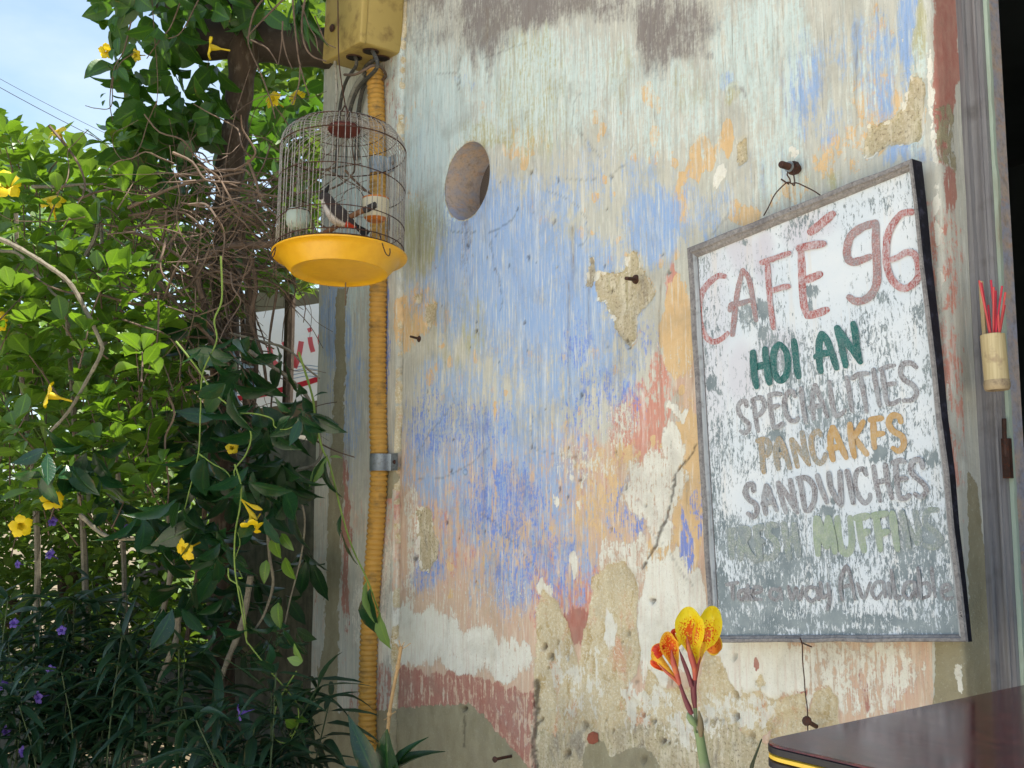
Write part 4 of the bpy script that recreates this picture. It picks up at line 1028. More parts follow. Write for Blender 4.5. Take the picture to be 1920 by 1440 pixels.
    letters('PANC', [[(320, 800), (330, 900), (335, 1000), (345, 1085)], [(285, 800), (350, 785), (395, 830), (385, 910), (342, 940)], [(480, 775), (455, 870), (460, 970), (475, 1055)], [(482, 775), (530, 880), (580, 1045)], [(445, 930), (530, 920)],
             [(595, 785), (620, 900), (650, 1035)], [(598, 785), (650, 860), (720, 960), (755, 1015)], [(690, 722), (710, 850), (748, 995)], [(860, 750), (830, 712), (780, 760), (775, 850), (800, 950), (850, 1000), (890, 960), (900, 915)]], 4.8, 1360, 660, 9.5, P_OCH2)
    letters('AKES', [[(965, 675), (945, 780), (955, 900), (970, 975)], [(968, 675), (1010, 770), (1060, 890), (1088, 955)], [(930, 870), (1040, 850)], [(1120, 645), (1130, 750), (1145, 860), (1163, 945)], [(1242, 625), (1200, 700), (1150, 770)], [(1168, 780), (1220, 850), (1278, 925)],
             [(1330, 615), (1335, 720), (1335, 800), (1345, 865)], [(1300, 612), (1360, 600), (1412, 595)], [(1340, 742), (1425, 732)], [(1580, 630), (1560, 580), (1500, 575), (1470, 640), (1510, 710), (1590, 760), (1605, 840), (1560, 890), (1505, 862)]], 4.8, 1360, 660, 10.5, P_OCH)
    letters('SANDWICHES', [[(240, 370), (235, 315), (190, 320), (170, 380), (200, 440), (255, 480), (270, 540), (240, 590), (190, 560)], [(350, 320), (330, 450), (345, 565)], [(352, 320), (390, 420), (438, 535)], [(315, 480), (400, 460)],
             [(450, 295), (480, 420), (520, 555)], [(452, 295), (540, 420), (615, 555)], [(555, 272), (580, 400), (618, 555)], [(640, 270), (660, 400), (680, 528)], [(615, 260), (700, 260), (760, 340), (760, 450), (720, 530), (682, 540)],
             [(785, 232), (820, 340), (870, 470)], [(885, 212), (900, 330), (945, 425), (990, 495)], [(980, 200), (985, 320), (995, 485)], [(1040, 195), (1065, 310), (1095, 475)], [(1210, 230), (1180, 182), (1130, 200), (1110, 290), (1130, 390), (1190, 470), (1235, 440), (1240, 395)],
             [(1270, 155), (1290, 290), (1328, 455)], [(1370, 142), (1390, 290), (1428, 435)], [(1285, 300), (1390, 272)], [(1460, 120), (1465, 240), (1490, 425)], [(1430, 125), (1500, 107), (1540, 118)], [(1480, 265), (1555, 260)], [(1490, 430), (1540, 430), (1578, 402)],
             [(1690, 170), (1670, 102), (1610, 110), (1585, 180), (1620, 240), (1700, 310), (1720, 370), (1670, 420), (1622, 392)]], 4.571, 1360, 840, 9, P_GRY)
    letters('FRESH', [[(45, 705), (50, 820), (60, 945)], [(22, 720), (90, 702)], [(50, 820), (85, 805)], [(140, 695), (132, 800), (130, 955)], [(132, 690), (190, 700), (180, 770), (142, 790)], [(155, 792), (200, 900), (268, 965)], [(262, 690), (280, 820), (300, 955)],
             [(245, 690), (318, 672)], [(275, 810), (325, 795)], [(300, 950), (350, 930)], [(440, 662), (380, 660), (370, 740), (430, 800), (440, 880), (390, 940), (315, 938)], [(500, 642), (520, 780), (548, 945)], [(590, 652), (605, 780), (630, 925)], [(525, 790), (600, 770)]], 4.571, 1360, 840, 11, P_PALE2)
    letters('MUFFINS', [[(780, 595), (785, 760), (795, 915)], [(790, 600), (830, 740), (868, 850)], [(882, 592), (872, 740), (872, 850)], [(884, 600), (915, 760), (940, 895)], [(960, 595), (970, 750), (1000, 875), (1055, 900), (1085, 800), (1068, 592)], [(1140, 600), (1160, 740), (1190, 885)], [(1112, 602), (1225, 580)],
             [(1160, 740), (1228, 712)], [(1290, 580), (1310, 720), (1330, 875)], [(1262, 580), (1385, 560)], [(1310, 740), (1395, 712)], [(1430, 555), (1450, 700), (1475, 872)]], 4.571, 1360, 840, 12, P_PALE)
    letters('NS', [[(1510, 545), (1540, 700), (1570, 845)], [(1515, 560), (1580, 700), (1650, 825)], [(1630, 545), (1650, 680), (1668, 795)], [(1820, 530), (1740, 540), (1712, 640), (1800, 720), (1850, 790), (1780, 850), (1705, 830)]], 4.571, 1360, 840, 10.5, P_PALE2)
    letters('Take away Available', [[(155, 280), (238, 266)], [(195, 275), (200, 385)], [(282, 315), (245, 330), (240, 370), (268, 385), (285, 345)], [(284, 315), (292, 388)], [(300, 282), (312, 388)], [(332, 320), (308, 350), (336, 388)], [(342, 342), (392, 330), (388, 302), (352, 300), (336, 340), (352, 380), (400, 384)],
             [(520, 322), (470, 312), (457, 360), (500, 388), (524, 350)], [(524, 302), (540, 388)], [(582, 292), (610, 386), (635, 302), (663, 386), (684, 292)], [(770, 302), (722, 302), (702, 350), (740, 398), (778, 370)], [(780, 300), (796, 388)], [(805, 262), (818, 366), (858, 350)], [(856, 272), (870, 380), (852, 455)],
             [(955, 388), (942, 270), (985, 152), (1020, 260), (1044, 384)], [(945, 300), (1022, 282)], [(1062, 272), (1106, 378), (1150, 267)], [(1240, 262), (1190, 267), (1162, 330), (1195, 380), (1235, 332)], [(1242, 262), (1256, 368)], [(1275, 267), (1290, 378)], [(1295, 177), (1310, 290), (1330, 375), (1360, 360)],
             [(1450, 262), (1400, 270), (1377, 340), (1420, 380), (1450, 332)], [(1455, 262), (1470, 368)], [(1480, 162), (1490, 270), (1500, 378)], [(1492, 282), (1550, 272), (1560, 350), (1507, 378)], [(1575, 162), (1585, 260), (1600, 368)], [(1652, 332), (1700, 312), (1690, 282), (1652, 292), (1646, 350), (1680, 380), (1720, 370)]], 3.692, 1320, 1020, 6.2, P_GRY2)
    # hanging wire and the lower tie wire
    g = lambda x, y, Y=-.045: on_y(x, y, Y)
    mb = MB()
    mb.tube(spline([g(1432, 404, -.04), g(1440, 390), g(1452, 366), g(1464, 352), g(1476, 342), g(1484, 344), g(1489, 348), g(1490, 340), g(1488, 326, -.035), g(1489, 315, -.03)], 5), .0012, 6)
    mb.tube(spline([g(1477, 322, -.04), g(1476, 328), g(1481, 336), g(1483, 344), g(1494, 343), g(1510, 350), g(1526, 358), g(1538, 366, -.04)], 5), .0012, 6)
    mb.tube([g(1465, 336), g(1472, 341), g(1479, 345)], .0016, 6)
    tag(build('hanging_wire', mb, M_IRON, None, loc=on_y(1484, 330, -.04)), 'twisted rusty wire hanging the menu board from the bolt', 'wire')
    mb = MB(); mb.tube(spline([g(1500, 1196, -.062), g(1504, 1208, -.056), g(1505, 1240, -.03), g(1508, 1272, -.02), g(1510, 1300, -.03), g(1514, 1330, -.038), g(1514, 1352, -.041), g(1515, 1376, -.03)], 6), .0011, 6)
    mb.tube(spline([g(1502, 1204, -.062), g(1510, 1208, -.066), g(1522, 1213, -.06)], 4), .0012, 6)
    tag(build('tie_wire', mb, M_IRON, None, loc=on_y(1505, 1240, -.03)), 'thin dark wire running from the sign bottom to the nail', 'wire')
sign_board()

# ================================================================== BIRD CAGE
def bird_cage():
    dep = 2.62
    c = at(637, 487, dep)
    r = 125 * dep / FPX * .992
    tilt = Matrix.Rotation(math.radians(-4.5), 4, Vector(C_R))          # leans a little towards the viewer
    def T(x, y, z): return c + tilt @ Vector((x, y, z))
    root = thing('bird_cage', 'round domed wire bird cage with a yellow plastic tray hanging by the wall', 'bird cage', tuple(c))
    yel = NT('yellow_plastic')
    n = yel.noise(yel.pos(), 30, 5, .6)
    cc = yel.mix(yel.rng(n, .35, .65), S(214, 158, 22), S(226, 172, 36))
    cc = yel.mix(yel.rng(n, .58, .74, 0, .5), cc, S(180, 126, 30))
    ym = yel.bsdf(cc, .35, 0, yel.bump(n, .1, .001), .5, **{'Subsurface Weight': .15, 'Subsurface Radius': (.02, .012, .004)})
    mb = MB()
    k = r / .17
    prof = [(0, -.030), (.09, -.0305), (.112, -.031), (.1185, -.0365), (.1235, -.0365), (.128, -.031), (.140, -.018), (.150, -.004), (.158, .0035), (.172, .0055), (.1735, .009), (.170, .0105), (.157, .0085), (.147, .001), (.136, -.012), (.122, -.026), (0, -.026)]
    mb.lathe([(a * k, b * k) for a, b in prof], c, 72, tilt)
    build('tray', mb, ym, root)
    H = .345 * k; n_b = 68
    # one bar, copied round
    rb = r * .955
    base = [(rb, .012), (rb, .1), (rb, H - .05)]
    arc = [(rb - .075 * (1 - math.cos(a)), H - .05 + .066 * math.sin(a)) for a in np.linspace(0.15, math.pi / 2, 9)]
    tail = [(rb * .32, H + .021), (.034 * k, H + .016)]
    pr = base + arc + tail
    mbb = MB(); mbb.tube([(a, 0, b) for a, b in pr], .00112, 5)
    me = bpy.data.meshes.new('wire_bar'); me.from_pydata(mbb.v, [], mbb.f); me.materials.append(M_WIRE)
    me.polygons.foreach_set('use_smooth', [True] * len(mbb.f))
    for i in range(n_b):
        o = bpy.data.objects.new('bar', me); COL.objects.link(o); o.parent = root
        o.matrix_local = tilt @ Matrix.Rotation(2 * math.pi * (i + .15 * math.sin(i * 3.1)) / n_b, 4, 'Z') @ Matrix.Rotation(.008 * math.sin(i * 5.3), 4, 'Y')
    def hoop(rr, z, rad, dz=.0, ph=0.0):
        mb = MB()
        pts = [T(rr * math.cos(a), rr * math.sin(a), z + dz * math.sin(a + ph)) for a in np.linspace(0, 2 * math.pi, 73)]
        mb.tube(pts, rad, 6, False); build('hoop', mb, M_IRON, root)
    for z, dz, ph, rad in ((.014, 0, 0, .002), (.028, .002, 1, .0014), (.085 * k, .004, 2.3, .0013), (.195 * k, .009, 3.4, .0013), (H - .05, .003, .5, .0017)):
        hoop(rb + .001, z, rad, dz, ph)
    hoop(rb - .022, H - .003, .0011); hoop(rb - .055, H + .0135, .0011); hoop(rb * .42, H + .020, .0012)
    mb = MB(); mb.lathe([(0, 0), (.04 * k, 0), (.043 * k, .004), (.04 * k, .013), (.02, .018), (0, .02)], T(0, 0, H + .008), 28, tilt)
    build('top_cap', mb, simple('red_brown_wood', S(92, 40, 34), .6, 0, .2, 40, .3), root)
    mb = MB(); mb.tube(spline([T(0, 0, H + .024), T(.012, 0, H + .044), T(.014, 0, H + .06), T(0, 0, H + .08), T(-.016, 0, H + .07)], 5), .0022, 8)
    mb.tube(spline([T(-.004, .004, H + .078), at(636, 120, dep + .02), at(634, 40, dep + .02), at(633, -60, dep + .02), at(632, -200, dep + .02)], 4), .0016, 6)
    build('hook', mb, M_IRON, root)
    ang = math.atan2(-C_F[1], -C_F[0])
    for da in (-.98, .86):
        a = ang + da
        mb = MB()
        t = Vector((-math.sin(a), math.cos(a), 0)); rr = Vector((math.cos(a), math.sin(a), 0))
        def L(u, q, z): 
            v = rr * (r + q) + t * u; return T(v.x, v.y, z)
        mb.tube(spline([L(-.006, -.012, .03), L(-.007, -.004, .012), L(-.009, .008, -.012), L(-.004, .0105, -.024), L(.006, .010, -.026), L(.011, .008, -.016), L(.011, .007, -.006)], 5), .0015, 6)
        build('tray_clip', mb, M_IRON, root)
    # perch: a branch across the cage
    pa = at(578, 448, dep - .03); pb = at(704, 384, dep - .075)
    mb = MB(); pts = spline([pa, pa.lerp(pb, .3) + Vector((0, 0, -.006)), pa.lerp(pb, .65) + Vector((0, 0, .002)), pb], 5)
    mb.tube(pts, np.linspace(.0062, .0075, len(pts)), 10)
    build('perch', mb, simple('perch_wood', S(134, 92, 62), .8, 0, .3, 90, .5, dirt=S(70, 52, 44)), root)
    mb = MB(); mb.tube([pa.lerp(pb, .83), pa.lerp(pb, .92), pb + (pb - pa) * .01], [.0078, .0086, .0078], 10); build('perch_tip', mb, simple('perch_binding', S(58, 52, 52), .8), root)
    # drinking and seed cups hung on the bars
    wc = at(558, 428, dep - .09)
    cup = thing('water_cup', 'small clear plastic water cup hung inside the cage left of the bird', 'cup', tuple(wc))
    gl = NT('clear_plastic'); 
    gm = gl.bsdf(S(206, 216, 206), .35, 0, None, .4, **{'Transmission Weight': .55, 'IOR': 1.15, 'Alpha': .85})
    mb = MB(); q = .029
    mb.lathe([(0, -.004), (q * .6, -.002), (q * .92, .008), (q, .02), (q * .98, .036), (q * .9, .046), (q * .86, .046), (q * .93, .036), (q * .95, .02), (q * .86, .01), (0, .002)], wc, 28); build('bowl', mb, gm, cup)
    mb = MB(); mb.tube([wc + Vector((q * math.cos(a), q * math.sin(a), .042)) for a in np.linspace(0, 6.28, 25)], .0012, 5); mb.tube(spline([wc + Vector((-q, 0, .042)), wc + Vector((-q - .012, 0, .05)), wc + Vector((-q - .02, 0, .04))], 4), .0012, 5)
    build('wire_holder', mb, M_IRON, cup)
    sc = at(704, 412, dep - .0)
    cup = thing('seed_cup', 'cream ceramic seed cup with an orange rim hung behind the perch', 'cup', tuple(sc))
    cer = simple('cream_ceramic', S(206, 192, 160), .3, 0, .08, 20, .05, .5); orr = simple('orange_glaze', S(196, 116, 52), .35, 0, .1, 30, .05)
    mb = MB(); q = .034
    mb.lathe([(0, -.004), (q * .62, -.004), (q * .85, .004)], sc, 28, None, 1); mb.lathe([(q * .85, .004), (q, .02), (q * 1.02, .046), (q * .98, .052)], sc, 28, None, 0)
    mb.lathe([(q * .98, .052), (q * 1.0, .056), (q * .9, .057), (q * .88, .05), (q * .85, .02), (0, .01)], sc, 28, None, 1)
    build('bowl', mb, [cer, orr], cup)
    mb = MB(); mb.tube(spline([sc + Vector((-q * 1.03, 0, .045)), at(680, 365, dep - .02), at(668, 352, dep - .01), at(650, 358, dep), at(640, 372, dep)], 4), .0011, 5); build('wire_holder', mb, M_IRON, cup)
    # the bird
    bird(dep - .055)

def bird(dep):
    pt = lambda x, y, dz=0: at(x, y, dep + dz)
    # spine from bill to rump, in the photograph's pose: head up left, tail down right
    sp = [(597, 372, .0, .0012), (601, 372, .0, .0075), (606, 371, 0, .0125), (611, 374, 0, .0145), (615, 380, 0, .0145), (620, 388, 0, .0165), (627, 397, 0, .0195), (635, 405, 0, .0205), (643, 411, 0, .0185), (651, 416, 0, .0145), (659, 420, 0, .0105), (666, 424, 0, .0075), (671, 427, 0, .004)]
    root0 = pt(635, 405)
    root = thing('caged_bird', 'small dark songbird with white breast and red vent perched in the cage', 'bird', tuple(root0))
    arr = spline([(x, y, d, r) for x, y, d, r in sp], 4)
    C = [pt(a[0], a[1], a[2]) for a in arr]; R = [max(.0008, a[3] * (1.18 if 4 < i_ < len(arr) - 8 else 1)) for i_, a in enumerate(arr)]
    mb = MB(); mb.tube(C, R, 16)
    V = np.array([tuple(v) for v in mb.v])
    X, Y, _ = to_px(V)
    # belly side of the spine = lower left
    belly = np.zeros(len(V)); vent = np.zeros(len(V)); cheek = np.zeros(len(V))
    for i in range(len(V)):
        k = min(i // 16, len(C) - 1)
        cx, cy = arr[k][0], arr[k][1]
        belly[i] = ((Y[i] - cy) * .75 - (X[i] - cx) * .66) / (R[k] * FPX / dep)
        vent[i] = 1.0 if (arr[k][0] > 651 and belly[i] > -.1) else 0
        cheek[i] = 1.0 if (600 < arr[k][0] < 610 and belly[i] > .15) else 0
    m = NT('bulbul_feathers')
    p = m.pos(); n = m.noise(p, 420, 4, .7)
    bl = m.attr('belly')
    c = m.mix(m.rng(n, .35, .65), S(40, 32, 30), S(64, 52, 48))
    wf = m.rng(m.math('ADD', bl, m.math('MULTIPLY', m.math('SUBTRACT', n, .5), .5)), .22, .42)
    c = m.mix(wf, c, m.mix(m.rng(n, .4, .65), S(226, 216, 208), S(186, 172, 164)))
    c = m.mix(m.attr('vent'), c, S(206, 60, 30))
    bm = m.bsdf(c, .8, 0, m.bump(n, .5, .002))
    mb.attrs = {'belly': belly, 'vent': vent}
    # crest and bill are parts
    o = build('body', mb, bm, root)
    dk = simple('black_feather', S(28, 24, 24), .75, 0, .3, 200, .4)
    mb = MB(); mb.tube(spline([pt(607, 368), pt(609, 361), pt(614, 353), pt(617, 346)], 3), [.010, .0095, .009, .0082, .007, .0058, .0045, .0032, .0022, .001], 10); build('crest', mb, dk, root)
    mb = MB(); mb.tube([pt(599, 371), pt(595.5, 372), pt(591.5, 374)], [.0034, .0024, .0006], 8); build('bill', mb, simple('horn', S(40, 36, 36), .4), root)
    mb = MB(); e = pt(603.5, 369, -.0098); mb.lathe([(0, -.0018), (.0013, -.0013), (.0018, 0), (.0013, .0013), (0, .0018)], e, 10); build('eye', mb, simple('eye_gloss', S(12, 10, 10), .1), root)
    # folded wing
    W_ = []
    for t in np.linspace(0, 1, 9):
        cx, cy = 617 + 42 * t, 380 + 38 * t; hw = 8.2 * math.sin(math.pi * min(1, t * .8 + .16)) ** .7 * (1 - t * .35)
        row = []
        for s in np.linspace(-1, 1, 7):
            row.append(pt(cx + s * hw * .66, cy - s * hw * .75, -.0165 - .006 * (1 - s * s) + .012 * t))
        W_.append(row)
    mb = MB(); mb.grid(W_); mb.grid([[Vector(p) + Vector(C_F) * .0035 for p in row][::-1] for row in W_]); build('wing', mb, simple('brown_feather', S(56, 44, 40), .8, 0, .35, 260, .6), root)
    # tail of a few feathers
    for i, (dx, dy) in enumerate(((0, 0), (3, -3), (-3, 3))):
        mb = MB(); P = []
        for t in np.linspace(0, 1, 7):
            cx, cy = 664 + (25 + dx) * t, 421 + (19 + dy) * t; hw = 3.4 + 1.4 * t - 1.6 * max(0, t - .85) / .15
            P.append([pt(cx + s * hw * .6, cy - s * hw * .8, -.003 * i + .001 * (1 - s * s)) for s in (-1, 0, 1)])
        mb.grid(P); mb.grid([[Vector(p) + Vector(C_F) * .0012 for p in row][::-1] for row in P]); build('tail_feather', mb, dk, root)
    for (a, b) in (((634, 417), (640, 423)), ((642, 416), (648, 419))):
        mb = MB(); mb.tube([pt(*a), pt((a[0] + b[0]) / 2 + 1, (a[1] + b[1]) / 2, -.003), pt(*b)], .0013, 6)
        for q in (-3, 0, 3): mb.tube([pt(*b), pt(b[0] + q, b[1] + 2.5, -.009), pt(b[0] + q * 1.1, b[1] + 6, -.007)], .0009, 5)
        build('leg', mb, M_IRON, root)
bird_cage()

# ================================================================== INCENSE HOLDER
def incense():
    Y = .03
    b = on_y(1870, 728, Y); t = on_y(1861, 628, Y)
    d = (t - b); h = d.length; ax = d.normalized()
    M = ax.to_track_quat('Z', 'Y').to_matrix().to_4x4()
    root = thing('incense_holder', 'cut bamboo tube fixed to the door post holding incense sticks', 'incense holder', tuple(b))
    m = NT('pale_bamboo'); p = m.pos(); n = m.noise(m.vmul(p, (300, 300, 12)), 1, 5, .6); n2 = m.noise(p, 40, 3, .6)
    c = m.mix(m.rng(n, .35, .65), S(196, 172, 124), S(216, 196, 150)); c = m.mix(m.rng(n2, .58, .7, 0, .6), c, S(156, 122, 98))
    bm = m.bsdf(c, .5, 0, m.bump(n, .2, .001))
    r = .0178
    mb = MB(); mb.lathe([(r, .012), (r * 1.01, h * .5), (r, h), (r * .84, h + .001), (r * .82, h * .3), (0, h * .28)], b, 28, M); build('tube', mb, bm, root)
    mb = MB(); mb.lathe([(0, -.001), (r * .72, -.001), (r * .95, -.003), (r * 1.05, .001), (r * 1.07, .006), (r * 1.02, .0125)], b, 28, M); build('node_ring', mb, simple('bamboo_node', S(178, 156, 122), .7, 0, .25, 60, .5, dirt=S(96, 72, 64)), root)
    # backing strip that is nailed to the post
    s0 = on_y(1846, 628, Y + .012); s1 = on_y(1839, 528, Y + .02)
    mb = MB(); mb.tube([s0, s0.lerp(s1, .5), s1], .0035, 6); mb.tube([on_y(1850, 700, Y + .012), s0], .0035, 6)
    build('splint', mb, bm, root)
    red = simple('magenta_red_stick', S(206, 58, 78), .7, 0, .15, 90, .2); red2 = simple('pink_red_stick', S(222, 92, 90), .7, 0, .15, 90, .2)
    tops = [(1836, 526), (1840, 530), (1858, 525), (1863, 538), (1867, 545), (1879, 536), (1885, 548), (1884, 572), (1853, 572), (1872, 590), (1862, 560)]
    for i, (x, y) in enumerate(tops):
        q = b + ax * (h * .34) + Vector((random.uniform(-.5, .5) * r, random.uniform(-.5, .5) * r, 0))
        e = on_y(x, y, Y + random.uniform(-.012, .012))
        k = (e - q)
        # pass through the mouth of the tube
        o_ = MB(); o_.tube([q, q.lerp(e, .5), e], .0016, 6)
        tag(build('incense_stick', o_, red if i % 3 else red2, None, loc=q), 'thin red incense stick standing in the bamboo tube', 'incense stick', 'incense sticks in the bamboo tube')
incense()

# ================================================================== TABLE
def table():
    zt = CZ - .243
    c = on_z(1427, 1386, zt); e = on_z(1920, 1295, zt)
    x0, y0 = c.x, c.y - .012
    x1, y1 = x0 + .75, y0 + .62
    y1 = min(y1, -.035)
    root = thing('cafe_table', 'dark red-brown laminate table with a black and yellow edge band', 'table', ((x0 + x1) / 2, (y0 + y1) / 2, 0))
    def ring(ins, z, rad=.035):
        P = []
        for qx, qy, a0 in ((x1, y1, 0), (x0, y1, 90), (x0, y0, 180), (x1, y0, 270)):
            for k in range(9):
                a = math.radians(a0 + 90 * k / 8)
                bx = qx - math.copysign(rad, qx - (x0 + x1) / 2); by = qy - math.copysign(rad, qy - (y0 + y1) / 2)
                P.append((bx + math.cos(a) * (rad - ins), by + math.sin(a) * (rad - ins), z))
        return P
    m = NT('burl_laminate')
    p = m.pos()
    n = m.noise(m.vmul(p, (30, 95, 30)), 1, 7, .7, 1.2); n2 = m.noise(p, 260, 4, .7)
    cc = m.mix(m.rng(n, .38, .62), S(66, 28, 28), S(122, 52, 44))
    cc = m.mix(m.rng(n2, .5, .66, 0, .7), cc, S(36, 16, 20))
    sm = m.noise(p, 9, 5, .6)
    lam = m.bsdf(cc, m.rng(sm, .3, .7, .08, .2), 0, m.bump(n2, .02, .0005), .7)
    blk = simple('black_edge', S(34, 32, 38), .5, 0, .15, 60, .1); yel = simple('yellow_edge', S(226, 186, 66), .45, 0, .1, 60, .1, dirt=S(170, 130, 60))
    t = .0
    mb = MB(); mb.grid([ring(.004, zt), ring(.001, zt - .001), ring(.0005, zt - .002)], closed_u=True)
    mb.f.append(tuple(range(36))); mb.mi.append(0)
    build('top', mb, lam, root, False)
    def band(za, zb, ins, name, mat):
        mb = MB(); mb.grid([ring(ins + .003, za), ring(ins, za - .0012), ring(ins, zb + .0012), ring(ins + .003, zb)], closed_u=True); build(name, mb, mat, root, False)
    band(zt - .002, zt - .0105, 0, 'upper_edge_band', blk)
    band(zt - .0105, zt - .0165, .0006, 'edge_stripe', yel)
    band(zt - .0165, zt - .025, 0, 'lower_edge_band', blk)
    mb = MB(); mb.add(ring(.003, zt - .0245), [tuple(range(35, -1, -1))]); build('underside', mb, blk, root, False)
    steel = simple('black_steel_leg', S(30, 30, 32), .4, .6)
    for sx in (x0 + .06, x1 - .06):
        for sy in (y0 + .06, y1 - .06):
            mb = MB(); mb.tube([(sx, sy, 0.001), (sx, sy, .3), (sx, sy, zt - .025)], .014, 12); build('leg', mb, steel, root)
    for sy in (y0 + .06, y1 - .06):
        mb = MB(); mb.box(((x0 + x1) / 2, sy, zt - .045), (x1 - x0 - .15, .02, .035)); build('apron', mb, steel, root, False)
table()
# ================================================================== LEAVES
def leaf_mat(name, dark, light, trans, rough=.38, tw=.35, vein=.5, spec=.5):
    m = NT(name)
    lu = m.attr('lu'); lt = m.attr('lt')
    oi = m.node('ShaderNodeObjectInfo').outputs['Random']
    r = m.math('FRACT', m.math('ADD', oi, m.attr('rnd')))
    c = m.mix(r, dark, light)
    p = m.pos()
    n = m.noise(p, 70, 4, .6)
    c = m.mix(m.rng(n, .35, .7, 0, .35), c, light)
    c = m.mix(m.rng(m.noise(p, 260, 2, .6), .66, .72, 0, .5), c, S(150, 140, 70))
    br = m.math('MULTIPLY', m.rng(m.noise(p, 24, 3, .6), .58, .66), m.rng(m.math('ADD', lu, m.math('MULTIPLY', n, .5)), .95, 1.2))
    c = m.mix(m.math('MULTIPLY', br, .8), c, S(120, 92, 52))
    side = m.math('ABSOLUTE', m.math('SINE', m.math('MULTIPLY', m.math('SUBTRACT', lt, m.math('MULTIPLY', lu, .12)), 30.0)))
    rib = m.math('MAXIMUM', m.rng(lu, .13, .03), m.math('MULTIPLY', m.rng(side, .22, .05), .45))
    c2 = m.mix(m.math('MULTIPLY', rib, vein), c, trans)
    pb = m.node('ShaderNodeBsdfPrincipled', {'Base Color': c2, 'Roughness': rough, 'Specular IOR Level': spec, 'Normal': m.bump(m.math('ADD', rib, n), .25, .002)})
    tb = m.node('ShaderNodeBsdfTranslucent', {'Color': m.mix(r, trans, m.mix(.5, trans, light))})
    ms = m.node('ShaderNodeMixShader', {0: tw, 1: pb.outputs[0], 2: tb.outputs[0]})
    m.t.links.new(ms.outputs[0], m.out.inputs['Surface'])
    return m.mat
LM_BUSH = leaf_mat('fresh_leaf', S(44, 78, 26), S(92, 124, 40), S(136, 178, 34), .40, .26)
LM_OVATE = leaf_mat('climber_leaf', S(30, 62, 28), S(58, 96, 36), S(104, 152, 34), .4, .26)
LM_DARK = leaf_mat('glossy_dark_leaf', S(12, 40, 26), S(32, 72, 38), S(62, 108, 36), .30, .18, .35, .6)
LM_LANCE = leaf_mat('lance_leaf', S(18, 42, 32), S(38, 68, 46), S(60, 100, 42), .42, .18, .35)
LM_FAR = leaf_mat('far_leaf', S(44, 70, 28), S(92, 118, 46), S(130, 164, 44), .5, .25)
LM_LIGHT = leaf_mat('pale_leaf', S(108, 142, 74), S(134, 162, 92), S(160, 196, 80), .45, .3)

def leaf_template(shape, w, fold=.18, curl=.25, nl=6, wave=0.0, twist=0.0):
    ts = np.linspace(0, 1, nl + 1)
    V = []; lu = []; lt = []
    for t in ts:
        if shape == 'obovate': wt = math.sin(math.pi * t ** 1.45) ** .75 if 0 < t < 1 else .04
        elif shape == 'ovate': wt = math.sin(math.pi * t ** .72) ** .8 if 0 < t < 1 else .03
        elif shape == 'elliptic': wt = (math.sin(math.pi * t ** .95) ** .95) * (1 - .35 * max(0, t - .75) / .25) if 0 < t < 1 else .025
        else: wt = (math.sin(math.pi * t ** .7) ** .8) * (1 - .2 * t) if 0 < t < 1 else .02
        hw = w / 2 * wt
        z0 = -curl * t * t
        for s in (-1, 0, 1):
            zz = z0 + abs(s) * fold * hw * 2 + wave * math.sin(t * 17 + s) * abs(s) * .02 + twist * s * hw * t
            V.append((s * hw, t * (1 - .25 * curl * t), zz)); lu.append(abs(s)); lt.append(t)
    F = []
    for i in range(nl):
        a = i * 3
        F += [(a, a + 1, a + 4, a + 3), (a + 1, a + 2, a + 5, a + 4)]
    return np.array(V), F, np.array(lu, float), np.array(lt, float)

TPL = {
    'obovate': [leaf_template('obovate', .64, f, c, 6, 0, tw) for f, c, tw in ((.12, .12, 0), (.28, .3, .1), (.05, -.1, -.15), (.35, .18, 0))],
    'ovate': [leaf_template('ovate', .62, f, c, 6, .6, tw) for f, c, tw in ((.15, .25, .1), (.3, .4, -.2), (.05, .1, 0))],
    'elliptic': [leaf_template('elliptic', .38, f, c, 7, .6, tw) for f, c, tw in ((.15, .3, 0), (.3, .5, .2), (.08, .15, -.2), (.25, .35, -.1))],
    'lance': [leaf_template('lance', .17, f, c, 6, .3, tw) for f, c, tw in ((.2, .35, .2), (.4, .6, 0), (.1, .15, -.3))],
}
_leaf_me = {}
def leaf_mesh(kind, k, mat):
    key = (kind, k, mat.name)
    if key not in _leaf_me:
        V, F, lu, lt = TPL[kind][k]
        me = bpy.data.meshes.new('leaf')
        me.from_pydata(V.tolist(), [], F)
        for n_, a in (('lu', lu), ('lt', lt), ('rnd', lu * 0)):
            me.attributes.new(n_, 'FLOAT', 'POINT').data.foreach_set('value', a.astype(np.float32))
        me.materials.append(mat)
        me.polygons.foreach_set('use_smooth', [True] * len(F))
        _leaf_me[key] = me
    return _leaf_me[key]

def basis(d, n):
    d = np.asarray(d, float); d = d / (np.linalg.norm(d) + 1e-9)
    n = np.asarray(n, float); n = n - d * (n @ d)
    if np.linalg.norm(n) < 1e-4: n = np.cross(d, [1, .3, .2])
    n = n / np.linalg.norm(n)
    x = np.cross(d, n)
    return np.stack([x, d, n], 1)

